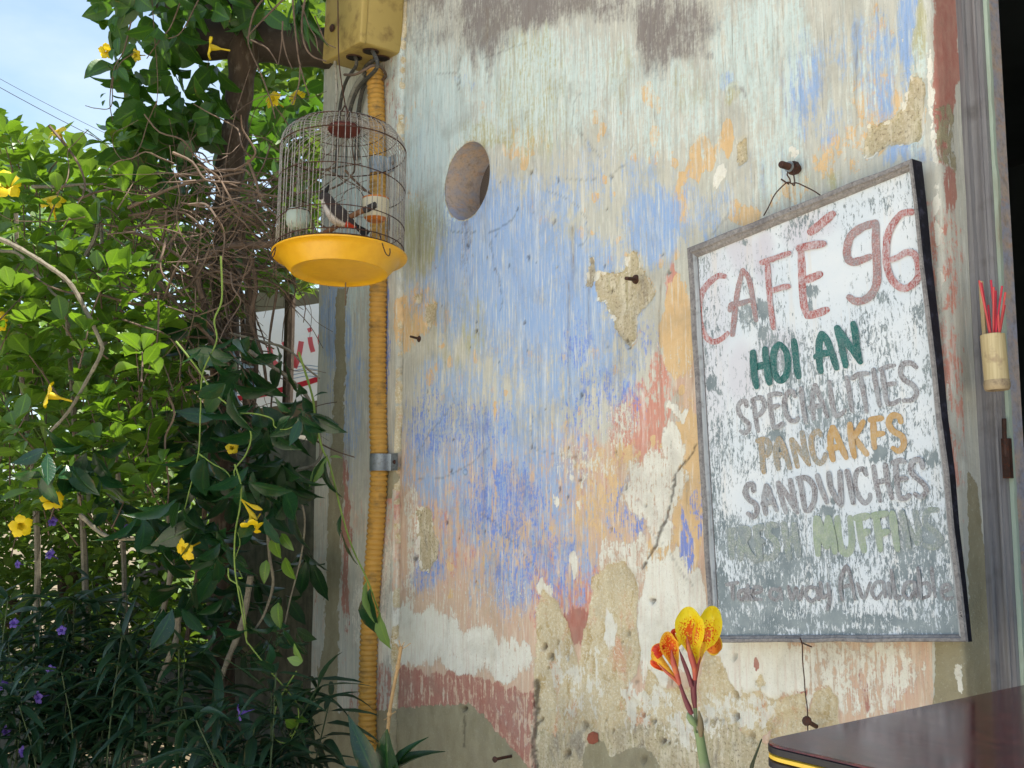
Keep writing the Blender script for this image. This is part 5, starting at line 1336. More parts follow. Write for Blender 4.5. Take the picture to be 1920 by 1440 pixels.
class Bag:
    """leaves of one plant: (kind, variant, position, 3x3 basis, scale)"""
    def __init__(s, kind, mat): s.kind = kind; s.mat = mat; s.items = []
    def leaf(s, p, d, n, size):
        s.items.append((random.randrange(len(TPL[s.kind])), np.asarray(p, float), basis(d, n), size))
    def whorl(s, p, axis, k, size, tilt=60, droop=.0, updev=.5, stalk=.012, jit=.25):
        axis = np.asarray(axis, float); axis = axis / np.linalg.norm(axis)
        u = np.cross(axis, [.31, .8, .5]); u /= np.linalg.norm(u); v = np.cross(axis, u)
        a0 = random.uniform(0, 6.28)
        for i in range(k):
            a = a0 + 2 * math.pi * i / k + random.uniform(-jit, jit)
            th = math.radians(tilt + random.uniform(-22, 22))
            out = u * math.cos(a) + v * math.sin(a)
            d = axis * math.cos(th) + out * math.sin(th) + np.array([0, 0, -droop * random.uniform(.5, 1.4)])
            nrm = axis * math.sin(th) - out * math.cos(th) + np.array([0, 0, updev]) + RNG.normal(0, .25, 3)
            s.leaf(np.asarray(p) + out * stalk, d, nrm, size * random.uniform(.7, 1.2))
    def finish(s, root, limit=300, extra_name='foliage'):
        base = np.array(origin(root))
        its = s.items
        if not its: return
        P = np.array([i[1] + i[2][:, 1] * i[3] * .5 for i in its])
        px, py, dep = to_px(P)
        size = np.array([i[3] for i in its]) / np.maximum(dep, .2)
        order = np.argsort(dep)
        cov = {}; vis = np.zeros(len(its))
        for k in order:
            if not (-20 < px[k] < 1940 and -20 < py[k] < 1460) or dep[k] < .3: vis[k] = -5; continue
            c = (int(px[k] // 26), int(py[k] // 26)); q = cov.get(c, 0); cov[c] = q + 1
            vis[k] = -q * .6
        score = size * FPX / 60 + vis
        pick = set(np.argsort(-score)[:limit].tolist())
        rest = []
        for k, it in enumerate(its):
            if k in pick and vis[k] > -4:
                o = bpy.data.objects.new('leaf', leaf_mesh(s.kind, it[0], s.mat))
                COL.objects.link(o); o.parent = root
                B = it[2] * it[3]; p = it[1] - base
                o.matrix_local = Matrix(((B[0, 0], B[0, 1], B[0, 2], p[0]), (B[1, 0], B[1, 1], B[1, 2], p[1]), (B[2, 0], B[2, 1], B[2, 2], p[2]), (0, 0, 0, 1)))
            else: rest.append(it)
        if rest: tag(join_leaves(extra_name, s.kind, s.mat, rest, root, base), kind='stuff')

def join_leaves(name, kind, mat, its, root, base):
    Vs = []; Fs = []; lu = []; lt = []; rn = []; off = 0
    for k, p, B, sz in its:
        V, F, a, b = TPL[kind][k]
        Vs.append(V @ (B.T * sz) + (p - base)); Fs.append(np.array(F) + off); off += len(V)
        lu.append(a); lt.append(b); rn.append(np.full(len(V), random.random()))
    V = np.concatenate(Vs); F = np.concatenate(Fs)
    me = bpy.data.meshes.new(name)
    me.vertices.add(len(V)); me.vertices.foreach_set('co', V.ravel().astype(np.float32))
    me.loops.add(F.size); me.loops.foreach_set('vertex_index', F.ravel().astype(np.int32))
    me.polygons.add(len(F)); me.polygons.foreach_set('loop_start', np.arange(0, F.size, 4, dtype=np.int32)); me.polygons.foreach_set('loop_total', np.full(len(F), 4, np.int32))
    me.polygons.foreach_set('use_smooth', np.ones(len(F), bool))
    me.update(calc_edges=True)
    for n_, a in (('lu', lu), ('lt', lt), ('rnd', rn)):
        me.attributes.new(n_, 'FLOAT', 'POINT').data.foreach_set('value', np.concatenate(a).astype(np.float32))
    me.materials.append(mat)
    o = bpy.data.objects.new(name, me); COL.objects.link(o)
    if root is not None: o.parent = root
    return o

def sample_poly(poly, n):
    P = np.array(poly, float); out = []
    lo, hi = P.min(0), P.max(0)
    while len(out) < n:
        x, y = RNG.uniform(lo[0], hi[0]), RNG.uniform(lo[1], hi[1])
        if poly_sd(np.array([x]), np.array([y]), poly)[0] > 0: out.append((x, y))
    return out

# trumpet flower: five lobes round a narrow tube, mouth along +y
def trumpet(name, mat_lobe, mat_tube, R, Lt, lobe_w=1.0):
    mb = MB()
    prof = [(R * .07, -Lt), (R * .08, -Lt * .55), (R * .2, -Lt * .35), (R * .27, -Lt * .12), (R * .36, 0)]
    M = Matrix.Rotation(math.radians(-90), 4, 'X')
    mb.lathe(prof, (0, 0, 0), 15, M, 1)
    for i in range(5):
        a = 2 * math.pi * i / 5
        e = Vector((math.cos(a), 0, math.sin(a))); s_ = Vector((-math.sin(a), 0, math.cos(a)))
        P = []
        for t in np.linspace(0, 1, 6):
            hw = R * .44 * lobe_w * (.55 + .9 * t - 1.05 * max(0, t - .45) ** 1.3 * 1.7) if t < 1 else R * .12
            r_ = R * (.30 + .72 * t)
            row = []
            for q in np.linspace(-1, 1, 5):
                row.append(e * (r_ - .10 * R * q * q * t) + s_ * (hw * q) + Vector((0, 1, 0)) * (R * (.16 * t - .30 * t * t + .06 * q * (1 if i % 2 else -1)) - R * .02))
            P.append(row)
        mb.grid(P, 0)
    me = bpy.data.meshes.new(name)
    me.from_pydata([tuple(v) for v in mb.v], [], mb.f)
    me.materials.append(mat_lobe); me.materials.append(mat_tube)
    me.polygons.foreach_set('material_index', mb.mi)
    me.polygons.foreach_set('use_smooth', [True] * len(mb.f))
    return me
def petal_mat(name, a, b, tr, tw=.35):
    m = NT(name)
    n = m.noise(m.pos(), 60, 4, .6)
    c = m.mix(m.rng(n, .35, .65), a, b)
    pb = m.node('ShaderNodeBsdfPrincipled', {'Base Color': c, 'Roughness': .5, 'Normal': m.bump(n, .15, .002)})
    tb = m.node('ShaderNodeBsdfTranslucent', {'Color': tr})
    ms = m.node('ShaderNodeMixShader', {0: tw, 1: pb.outputs[0], 2: tb.outputs[0]})
    m.t.links.new(ms.outputs[0], m.out.inputs['Surface'])
    return m.mat
PM_YEL = petal_mat('yellow_petal', S(236, 196, 14), S(246, 216, 40), S(250, 220, 20))
PM_YELT = petal_mat('yellow_throat', S(206, 184, 40), S(222, 190, 30), S(230, 200, 40))
PM_PUR = petal_mat('violet_petal', S(84, 60, 150), S(112, 84, 176), S(110, 84, 176))
FL_YEL = trumpet('flower', PM_YEL, PM_YELT, .036, .06)
FL_PUR = trumpet('flower', PM_PUR, PM_PUR, .022, .04, .9)
def flower(root, me, x, y, dep, facing, scale=1.0, name='flower'):
    """facing: (right, up, towards viewer) components of the mouth direction"""
    d = C_R * facing[0] + C_U * facing[1] - C_F * facing[2]
    B = basis(d, [.2, .1, 1]) * scale
    o = bpy.data.objects.new(name, me); COL.objects.link(o); o.parent = root
    p = at(x, y, dep) - origin(root)
    o.matrix_local = Matrix(((B[0, 0], B[0, 1], B[0, 2], p[0]), (B[1, 0], B[1, 1], B[1, 2], p[1]), (B[2, 0], B[2, 1], B[2, 2], p[2]), (0, 0, 0, 1)))
    return o
def ground_under(p): return (p[0], p[1], 0.0)
def leaf_between(root, kind, mat, a, b, n, ratio=1.0, var=0):
    """one leaf from its stalk point to its tip"""
    a = Vector(a); b = Vector(b)
    d = np.array(b - a); L_ = np.linalg.norm(d)
    B = basis(d, n) * L_; B[:, 0] *= ratio
    o = bpy.data.objects.new('leaf', leaf_mesh(kind, var, mat)); COL.objects.link(o); o.parent = root
    p = a - origin(root)
    o.matrix_local = Matrix(((B[0, 0], B[0, 1], B[0, 2], p[0]), (B[1, 0], B[1, 1], B[1, 2], p[1]), (B[2, 0], B[2, 1], B[2, 2], p[2]), (0, 0, 0, 1)))
    return o
TOCAM = -C_F

# ------------------------------------------------------------------ far garden
def far_garden():
    # low dark concrete wall running away from the wall end
    top = at(575, 792, 3.75)
    m = NT('dark_concrete'); p = m.pos(); n = m.noise(p, 14, 6, .65); n2 = m.noise(m.vmul(p, (18, 18, 3)), 1, 5, .6)
    c = m.mix(m.rng(n, .35, .65), S(66, 62, 54), S(100, 94, 82)); c = m.mix(m.rng(n2, .5, .7, 0, .7), c, S(44, 44, 38))
    cm = m.bsdf(c, .95, 0, m.bump(n, .6, .01))
    mb = MB(); x1 = -3.03; x0 = -6.2; yy = .42
    P = []
    for x in np.linspace(x0, x1, 40):
        h = top.z + .02 * math.sin(x * 7) + .03 * (vn(np.array([x * 5.]), np.array([0.]))[0] - .5)
        P.append([(x, yy, 0), (x, yy + .01 * math.sin(x * 11), h * .5), (x, yy, h - .01), (x, yy + .015, h), (x, yy + .13, h), (x, yy + .14, 0)])
    mb.grid(P)
    tag(build('garden_wall', mb, cm, None, loc=(-4.5, yy, 0)), 'low dark concrete wall behind the vines', 'garden wall')
    # advertising banner seen through the gap
    d = 6.2
    root = thing('banner', 'white roadside banner with pale red lettering seen through the leaves', 'banner', tuple(at(560, 655, d)))
    bm = petal_mat('banner_vinyl', S(226, 232, 236), S(236, 238, 238), S(236, 238, 240), .55)
    q = [at(380, 600, d), at(660, 560, d), at(660, 742, d), at(380, 780, d)]
    mb = MB(); mb.add(q, [(0, 3, 2, 1)]); build('panel', mb, bm, root, False)
    redm = petal_mat('banner_red', S(226, 96, 108), S(232, 110, 118), S(236, 120, 128), .55); red2 = petal_mat('banner_deep_red', S(200, 40, 60), S(206, 50, 66), S(214, 60, 74), .5); blu = simple('banner_blue', S(150, 176, 204), .5, 0, .1, 20, 0)
    def strip(name, pts, w, mat, lift):
        mb = MB(); P = []
        pts = [np.array(t) for t in spline(pts, 6)]
        for i, t in enumerate(pts):
            tg = pts[min(i + 1, len(pts) - 1)] - pts[max(0, i - 1)]; tg = tg / np.linalg.norm(tg); nn = np.array([-tg[1], tg[0]])
            a = t + nn * w / 2; b = t - nn * w / 2
            P.append([at(a[0], a[1], d - lift), at(b[0], b[1], d - lift)])
        mb.grid(P); build(name, mb, mat, root, False)
    # the panel leans, keep the print a little proud of it
    strip('letter', [(532, 640), (546, 664), (553, 688)], 11, redm, .012); strip('letter', [(552, 690), (560, 668), (565, 640)], 10, redm, .016)
    strip('letter', [(581, 632), (583, 646), (587, 660)], 9, redm, .012); strip('letter', [(577, 620), (584, 617)], 8, redm, .012)
    strip('letter', [(622, 622), (606, 622), (600, 634), (604, 650), (620, 654)], 9, redm, .016)
    strip('letter', [(505, 650), (510, 674), (524, 688)], 10, redm, .016)
    strip('red_band', [(400, 752), (480, 742), (560, 722), (610, 707), (656, 700)], 10, red2, .012)
    for yy_ in (684, 690, 697, 704): strip('wave_line', [(548, yy_ + 6), (575, yy_ + 1), (600, yy_ + 3), (640, yy_ - 2)], 1.6, blu, .014)
    mb = MB()
    for x in (400, 640):
        a = at(x, 700, d + .06); mb = MB(); mb.tube([(a.x, a.y, 0), (a.x, a.y, a.z + .55)], .03, 8); build('post', mb, M_GALV, root)
    # masonry stub above the banner
    mb = MB(); q = at(556, 560, 6.8); mb.box((q.x, q.y, q.z - 1.2), (1.5, .3, 2.45), Matrix.Rotation(.6, 3, 'Z'))
    st = build('rough_wall', mb, simple('rough_masonry', S(132, 118, 98), .95, 0, .3, 9, .8, dirt=S(70, 62, 52)), None, False, loc=q); tag(st, 'rough brown masonry wall behind the banner', 'wall')
    # background shrubs, one thing each
    def shrub(name, label, poly, n, d0, d1, size, kind='obovate', mat=LM_FAR):
        pts = sample_poly(poly, n)
        c = at(np.mean([p[0] for p in pts]), np.mean([p[1] for p in pts]), (d0 + d1) / 2)
        root = thing(name, label, 'shrub' if 'shrub' in name else 'tree', (c.x, c.y, 0))
        bag = Bag(kind, mat)
        for x, y in pts:
            p = at(x, y, random.uniform(d0, d1))
            bag.whorl(p, (random.gauss(0, .5), random.gauss(0, .5), 1), random.choice((4, 5, 6)), size, 62, .1, .8, .02)
        its = bag.items
        tag(join_leaves('crown', kind, mat, its, root, np.array(origin(root))), kind='stuff')
        mb = MB()
        for k in range(5):
            x, y = random.choice([q for q in pts if not (q[0] > 480 and 'tree' in name)]); e = at(x, y, (d0 + d1) / 2)
            b = at(470 if 'tree' in name else np.mean([q[0] for q in pts]), 1300, (d0 + d1) / 2 + random.uniform(-.2, .2)); b.z = 0
            mb = MB(); mb.tube(spline([b, b.lerp(e, .5) + Vector((0, 0, .3)), e], 6), np.linspace(.035, .008, 13), 6); build('stem', mb, M_BARK, root)
    shrub('background_tree', 'sunlit leafy tree behind the beam and the cage', [(470, 10), (640, -20), (625, 330), (600, 540), (500, 560), (430, 480), (440, 120)], 300, 4.6, 6.0, .10)
    shrub('background_shrub', 'sunlit shrub far behind at the left edge under the sky', [(-120, 330), (60, 250), (330, 330), (420, 560), (330, 900), (-120, 860)], 900, 5.0, 7.2, .11)
    shrub('background_shrub', 'small-leaved sunlit shrub low behind the violet flowers', [(-120, 860), (330, 830), (430, 1000), (380, 1240), (-120, 1300)], 1300, 3.7, 5.4, .06)
    # a few sunlit palm leaflets
    c = at(545, 520, 5.6); root = thing('palm', 'small palm with narrow sunlit leaflets below the cage tray', 'palm', (c.x, c.y, 0))
    mb = MB(); mb.tube([(c.x, c.y, 0), (c.x, c.y, c.z * .5), tuple(c)], .03, 8); build('trunk', mb, M_BARK, root)
    for a in np.linspace(-2.6, .6, 13):
        leaf_between(root, 'lance', LM_FAR, c, at(545 + 62 * math.cos(a), 520 + 26 * math.sin(a) * 1.2 + 8, 5.6 + .15 * math.sin(a * 5)), (0, -.3, 1), .6, 0)
    # overhead wires
    for (ya, yb, xb, r, lab) in ((115, 312, 330, .0022, 'thinner upper overhead wire against the sky'), (131, 330, 330, .003, 'thicker lower overhead wire against the sky')):
        a = at(-300, ya - (yb - ya) * .72, 7.5); b = at(xb, yb, 9.5)
        pts = [a.lerp(b, t) - Vector((0, 0, .06 * math.sin(math.pi * t))) for t in np.linspace(0, 1, 16)]
        mb = MB(); mb.tube(pts, r, 5); tag(build('overhead_wire', mb, simple('black_wire', S(24, 24, 28), .6), None, loc=a), lab, 'wire')
far_garden()

# ------------------------------------------------------------------ pergola
def pergola():
    b = at(455, 60, 3.3)
    root = thing('pergola', 'rough timber post and crossbeam overgrown with vines at the wall end', 'pergola', (b.x, b.y, 0))
    pts = spline([at(478, -160, 3.3), at(462, -20, 3.3), at(456, 110, 3.3), at(441, 240, 3.28), at(428, 350, 3.27), at(424, 500, 3.25), at(420, 800, 3.22), at(416, 1200, 3.2), at(414, 1600, 3.2)], 8)
    rad = [.043 + .004 * math.sin(i * 1.3) + .003 * math.sin(i * .5) for i in range(len(pts))]
    mb = MB(); mb.tube(pts, rad, 14); build('post', mb, M_BARK, root)
    e = at(625, 92, 3.42); s_ = at(376, 72, 3.3)
    pts = spline([s_ + (s_ - e) * .04, s_.lerp(e, .35) + Vector((0, 0, .006)), s_.lerp(e, .7), e + (e - s_) * .05], 8)
    mb = MB(); mb.tube(pts, [.066 + .004 * math.sin(i * .9) for i in range(len(pts))], 12); build('beam', mb, M_TIMBER, root)
    mb = MB(); mb.tube(spline([at(520, -60, 3.5), at(440, 0, 3.45), at(370, 20, 3.4), at(300, 10, 3.4)], 6), .035, 10); build('rafter', mb, M_TIMBER, root)
pergola()

# ------------------------------------------------------------------ climbers and bushes
def stems(root, lists, mat, name='stem', n=6):
    for L_ in lists:
        r = L_[0]; dep = L_[1]
        pts = spline([at(x, y, dep + (z[0] if z else 0)) for x, y, *z in L_[2:]], 6)
        rr = np.linspace(r, r * .6, len(pts)) * [1 + .12 * math.sin(i * 2.1) for i in range(len(pts))]
        mb = MB(); mb.tube(pts, rr, n); build(name, mb, mat, root)

def sunny_bush():
    c = at(120, 700, 3.4)
    root = thing('round_leaf_bush', 'bright green round-leaved bush catching the sun at the left edge', 'bush', (c.x, c.y, 0))
    bag = Bag('obovate', LM_BUSH)
    poly = [(-90, 250), (0, 215), (30, 235), (60, 300), (105, 335), (150, 330), (200, 290), (235, 250), (262, 280), (285, 380), (330, 470), (350, 640), (330, 860), (240, 960), (-90, 980)]
    tw = MB()
    for x, y in sample_poly(poly, 340):
        dep = random.uniform(2.75, 4.3) - .25 * (y > 500) * random.random()
        p = at(x, y, dep)
        ax = np.array([random.gauss(0, .45), random.gauss(-.15, .45), 1.0])
        bag.whorl(p, ax, random.choice((4, 5, 6, 7)), random.uniform(.058, .082), 55, .05, .7, .008)
        q = p - Vector(ax / np.linalg.norm(ax)) * random.uniform(.06, .16)
        bag.whorl(p.lerp(q, .5), ax, 3, random.uniform(.05, .07), 70, .15, .6, .008)
        tw.tube([q, p.lerp(q, .5) + Vector((.004, 0, 0)), p], [.0025, .002, .0015], 4, False)
    # sprigs picked out by the sun, and the dim ones nearer the post
    for x, y, k, d in ((205, 268, 6, 2.9), (228, 258, 5, 2.92), (215, 330, 7, 2.88), (205, 385, 6, 2.85), (240, 510, 7, 2.62), (262, 500, 5, 2.66), (275, 545, 5, 2.7), (195, 770, 7, 2.6), (235, 790, 6, 2.62), (220, 820, 7, 2.6), (270, 800, 6, 2.68), (300, 830, 5, 2.7), (195, 740, 6, 2.62), (320, 745, 4, 2.66), (10, 250, 6, 2.7), (30, 270, 5, 2.75), (60, 300, 6, 2.8), (15, 350, 6, 2.7), (20, 540, 6, 2.6), (60, 600, 6, 2.65), (140, 300, 5, 2.9), (300, 870, 6, 2.6), (240, 600, 5, 2.8), (170, 560, 5, 2.8)):
        bag.whorl(at(x, y, d), (random.gauss(0, .3), -.4, 1), k, .062, 58, .12, .6, .01)
    for x, y in sample_poly([(280, 380), (420, 330), (480, 420), (470, 560), (360, 700), (340, 560)], 26):
        bag.whorl(at(x, y, random.uniform(3.0, 3.5)), (random.gauss(0, .5), -.3, 1), 5, .062, 62, .2, .5)
    bag.finish(root)
    tag(build('twigs', tw, M_TWIG, root), kind='stuff')
    stems(root, [(.007, 2.62, (-20, 440), (30, 462), (92, 500), (130, 530), (160, 580), (188, 640), (190, 662), (165, 710), (130, 770), (92, 812)), (.006, 2.9, (160, 480), (180, 440), (186, 390), (170, 360), (150, 350)), (.005, 2.9, (60, 350), (110, 350), (150, 346), (200, 345)),
                 (.005, 2.8, (0, 470), (40, 480), (100, 550), (140, 570)), (.012, 3.3, (150, 1500), (160, 1100), (140, 800), (120, 500)), (.012, 3.4, (60, 1500), (70, 1000), (40, 700), (30, 400)), (.01, 3.3, (240, 1500), (230, 1000), (200, 700), (190, 420))], M_VINESTEM)
    for x, y, d, f, s_ in ((12, 345, 2.7, (.5, .2, .8), 1.15), (97, 376, 2.8, (.1, .7, .6), 1.0), (106, 246, 3.1, (-.3, .6, .5), .9), (88, 740, 2.55, (-.8, .25, .35), 1.0), (98, 936, 2.6, (.35, .5, .8), .85), (40, 987, 2.6, (.6, -.1, .8), .85), (-10, 600, 2.7, (.4, .2, .8), 1.0), (200, 96, 3.2, (.3, -.2, .6), .7)):
        flower(root, FL_YEL, x, y, d, f, s_)
sunny_bush()

def climber():
    c = at(330, 200, 3.1)
    root = thing('heart_leaf_climber', 'climber with broad dark leaves hanging over the pergola against the sky', 'climber', (c.x, c.y, 0))
    bag = Bag('ovate', LM_OVATE)
    poly = [(196, -60), (500, -60), (492, 40), (400, 60), (440, 180), (424, 330), (380, 360), (300, 345), (235, 318), (212, 265), (232, 200), (214, 140), (205, 60)]
    for x, y in sample_poly(poly, 150):
        d = random.uniform(2.95, 3.5)
        bag.whorl(at(x, y, d), (random.gauss(0, .4), random.gauss(-.3, .3), -.6), random.choice((2, 3, 3)), random.uniform(.07, .105), 60, .35, .3, .012)
    for x, y in sample_poly([(120, -520), (640, -520), (640, -60), (190, -60)], 170):      # unseen climber leaves added above the rafters to shade the plants below
        bag.whorl(at(x, y, random.uniform(2.9, 3.6)), (random.gauss(0, .4), random.gauss(-.3, .3), -.6), 3, random.uniform(.08, .105), 60, .35, .3, .012)
    for x, y in sample_poly([(440, 180), (620, 150), (620, 200), (540, 230), (500, 340), (440, 360)], 26):
        bag.whorl(at(x, y, random.uniform(3.5, 4.1)), (0, -.3, -.5), 3, random.uniform(.07, .1), 60, .35, .4, .012)
    # leaves on fine outlying sprays against the sky
    for x, y, tx, ty, s_ in ((222, 70, 216, 100, .8), (212, 92, 206, 110, .9), (198, 175, 186, 180, .8), (197, 188, 190, 196, .7), (213, 190, 222, 200, .7), (180, 10, 178, 22, .9), (218, 130, 212, 146, .8), (235, 105, 252, 92, .7), (222, 128, 240, 150, .8), (262, 20, 236, 12, .9), (270, 10, 226, 22, .9), (216, 60, 206, 42, .8), (222, 30, 208, 54, .8)):
        leaf_between(root, 'ovate', LM_OVATE, at(x, y, 3.0), at(tx, ty, 2.98), (.3, -.6, .6), s_, 0)
    bag.finish(root, 250)
    stems(root, [(.0022, 3.0, (246, 40), (232, 95), (214, 130), (206, 190), (212, 230)), (.0018, 3.0, (250, 100), (226, 118), (212, 150), (208, 200), (180, 203), (160, 198)), (.0022, 2.95, (340, 0), (320, 50), (300, 75), (275, 110)), (.0022, 2.95, (372, 0), (340, 60), (310, 74)), (.0016, 2.98, (285, 0), (290, 70), (296, 160), (290, 220)),
                 (.003, 2.95, (510, -20), (478, 20), (466, 70), (470, 95), (490, 140), (508, 190), (516, 222)), (.003, 2.95, (540, -10), (500, 30), (475, 56), (462, 72)), (.0026, 2.9, (470, 75), (500, 90), (516, 112), (520, 122)), (.0035, 2.9, (575, -20), (566, 40), (570, 80), (585, 105), (612, 115)), (.002, 2.9, (566, 10), (580, 50), (592, 70), (596, 95)),
                 (.003, 2.9, (548, -10), (553, 50), (560, 110), (570, 150), (580, 180)), (.0025, 2.9, (530, 40), (528, 80), (522, 120)), (.0025, 2.9, (528, 60), (536, 100), (548, 130)), (.0025, 2.9, (563, 120), (560, 160), (548, 195)), (.0022, 2.9, (590, 30), (600, 55), (612, 80), (630, 90)), (.002, 2.95, (420, 380), (424, 300), (440, 220), (452, 180), (468, 130))], M_TWIG, 'stem', 6)
    for i in range(26):                       # strap leaves tufted by the box
        a = random.uniform(.6, 2.6)
        leaf_between(root, 'lance', LM_OVATE, at(563 + random.uniform(-14, 18), random.uniform(-10, 30), 2.95), at(563 + 46 * math.cos(a), 20 + 62 * math.sin(a), 2.93 + random.uniform(-.05, .05)), (.2, -.7, .5), .75, i % 3)
    for x, y, d, f, s_ in ((392, 88, 2.88, (-1, .1, .25), .95), (510, 186, 3.3, (-.4, .2, .7), .9), (556, 182, 3.6, (-.2, .2, .8), .9), (228, 22, 3.1, (-.6, .1, .5), .75), (226, 62, 3.1, (-.5, .2, .6), .7), (254, 104, 3.1, (-.4, -.2, .6), .6)):
        flower(root, FL_YEL, x, y, d, f, s_)
climber()

def dark_vine():
    c = at(460, 850, 2.8)
    root = thing('glossy_vine', 'dark glossy-leaved vine with yellow trumpet flowers hanging beside the wall', 'vine', (c.x, c.y, 0))
    bag = Bag('elliptic', LM_DARK)
    spots = [(400, 790, .13), (375, 830, .14), (440, 690, .13), (470, 640, .12), (430, 720, .13), (510, 690, .12), (590, 765, .09), (500, 770, .15), (540, 850, .15), (490, 860, .15), (470, 900, .13), (540, 930, .14), (420, 900, .13), (380, 960, .13), (340, 960, .12), (400, 1010, .12),
             (150, 860, .13), (120, 880, .12), (180, 870, .12), (70, 860, .12), (360, 1000, .1), (450, 1130, .1), (390, 1060, .1), (350, 1110, .11), (330, 1130, .1), (430, 1190, .11), (500, 1180, .09), (540, 1200, .09), (520, 780, .13), (400, 640, .1), (560, 720, .11), (560, 770, .1), (480, 980, .12), (320, 1010, .1), (270, 960, .12), (290, 1030, .1), (230, 930, .1)]
    for x, y, L_ in spots:
        for r in range(2):
            if 480 < x < 600 and y < 745 and r: continue
            bag.whorl(at(x + random.uniform(-24, 24), y + random.uniform(-24, 24), random.uniform(2.45, 2.85)), (random.gauss(0, .3), random.gauss(-.25, .3), -.7), random.choice((3, 4)), L_ * random.uniform(.75, 1.05), 58, .45, .55, .012)
    for x, y in sample_poly([(330, 620), (440, 560), (470, 760), (600, 820), (560, 980), (590, 1080), (560, 1200), (380, 1230), (330, 1060), (300, 900)], 62):
        bag.whorl(at(x, y, random.uniform(2.8, 3.15)), (random.gauss(0, .3), -.2, -.7), 4, random.uniform(.09, .13), 60, .4, .4, .012)
    bag.finish(root, 300)
    stems(root, [(.0025, 2.5, (414, 480), (416, 560), (402, 600), (406, 640), (380, 700), (376, 770), (372, 850), (355, 920), (345, 960)), (.0026, 2.5, (330, 640), (370, 690), (400, 735), (440, 770), (470, 810), (462, 850), (440, 880), (442, 900)), (.002, 2.5, (372, 850), (400, 870), (425, 885), (442, 915)), (.0022, 2.5, (450, 775), (480, 776), (510, 785), (515, 800), (535, 805), (560, 795)),
                 (.0022, 2.45, (440, 870), (452, 910), (450, 950), (441, 1000), (440, 1060), (447, 1110), (456, 1160), (462, 1200), (470, 1212), (500, 1250), (536, 1292), (556, 1318), (560, 1345), (555, 1370), (545, 1380), (544, 1374)), (.0018, 2.46, (428, 1065), (430, 1085), (448, 1100), (457, 1140), (460, 1165), (463, 1195)),
                 (.0018, 2.45, (556, 1258), (530, 1300), (518, 1325), (512, 1372), (522, 1390), (540, 1392), (550, 1378), (560, 1350)), (.0014, 2.48, (446, 998), (450, 1020), (442, 1050), (455, 1085))], M_GREENSTEM, 'tendril', 6)
    stems(root, [(.009, 2.75, (335, 1150), (330, 1200), (310, 1250), (298, 1280), (285, 1340), (275, 1390), (268, 1470)), (.0085, 2.72, (470, 1080), (455, 1165), (430, 1230), (412, 1280), (412, 1310), (398, 1345), (380, 1370), (330, 1405), (290, 1450)), (.010, 2.95, (318, 960), (322, 1060), (300, 1180), (290, 1300)), (.006, 2.6, (150, 965), (190, 1000), (225, 1010), (272, 1010)), (.005, 2.75, (500, 960), (505, 1040), (512, 1095), (496, 1150), (478, 1180)),
                 (.003, 2.78, (540, 900), (570, 960), (565, 1040), (545, 1120), (532, 1180)), (.006, 2.8, (440, 640), (500, 680), (545, 712), (585, 760), (602, 840), (590, 870), (560, 880)), (.004, 2.85, (430, 625), (490, 640), (540, 655), (575, 690), (600, 710))], M_VINESTEM, 'woody_stem', 8)
    for a, b, n, k in (((515, 1005), (517, 1050), (0, -1, .2), 1.5), ((528, 1000), (546, 1035), (.4, -1, .2), .8), ((535, 1045), (545, 1092), (-.1, -1, .2), 1.3), ((500, 1050), (492, 1096), (.8, -.6, .2), .7), ((522, 1130), (518, 1182), (.5, -1, .2), .9)):
        leaf_between(root, 'ovate', LM_BUSH, at(*a, 2.62), at(*b, 2.6), n, k, 0)
    for a, b, n, k in (((566, 1243), (548, 1208), (0, -1, .3), 1.2), ((566, 1243), (538, 1234), (.2, -1, .3), 1.0), ((556, 1362), (534, 1350), (.1, -1, .3), 1.6), ((550, 1346), (578, 1352), (0, -.7, .8), .9)):
        leaf_between(root, 'ovate', LM_LIGHT if a[1] < 1300 else LM_BUSH, at(*a, 2.45), at(*b, 2.44), n, k, 2)
    for x, y, d, f, s_ in ((345, 1032, 2.5, (-.5, -.25, .8), .85), (472, 988, 2.42, (.25, -.75, .5), .8), (470, 990, 2.45, (-.4, -.7, .5), .7), (435, 840, 2.7, (.2, 0, 1), .5)):
        flower(root, FL_YEL, x, y, d, f, s_)
    for a, b in (((455, 938), (492, 956)), ((452, 935), (482, 975))):
        mb = MB(); mb.tube(spline([at(*a, 2.45), at((a[0] + b[0]) / 2, (a[1] + b[1]) / 2 + 2, 2.44), at(*b, 2.43)], 5), [.0018, .0019, .002, .0024, .0032, .0045, .0056, .006, .0052, .0034, .001], 8); build('bud', mb, PM_YELT, root)
dark_vine()

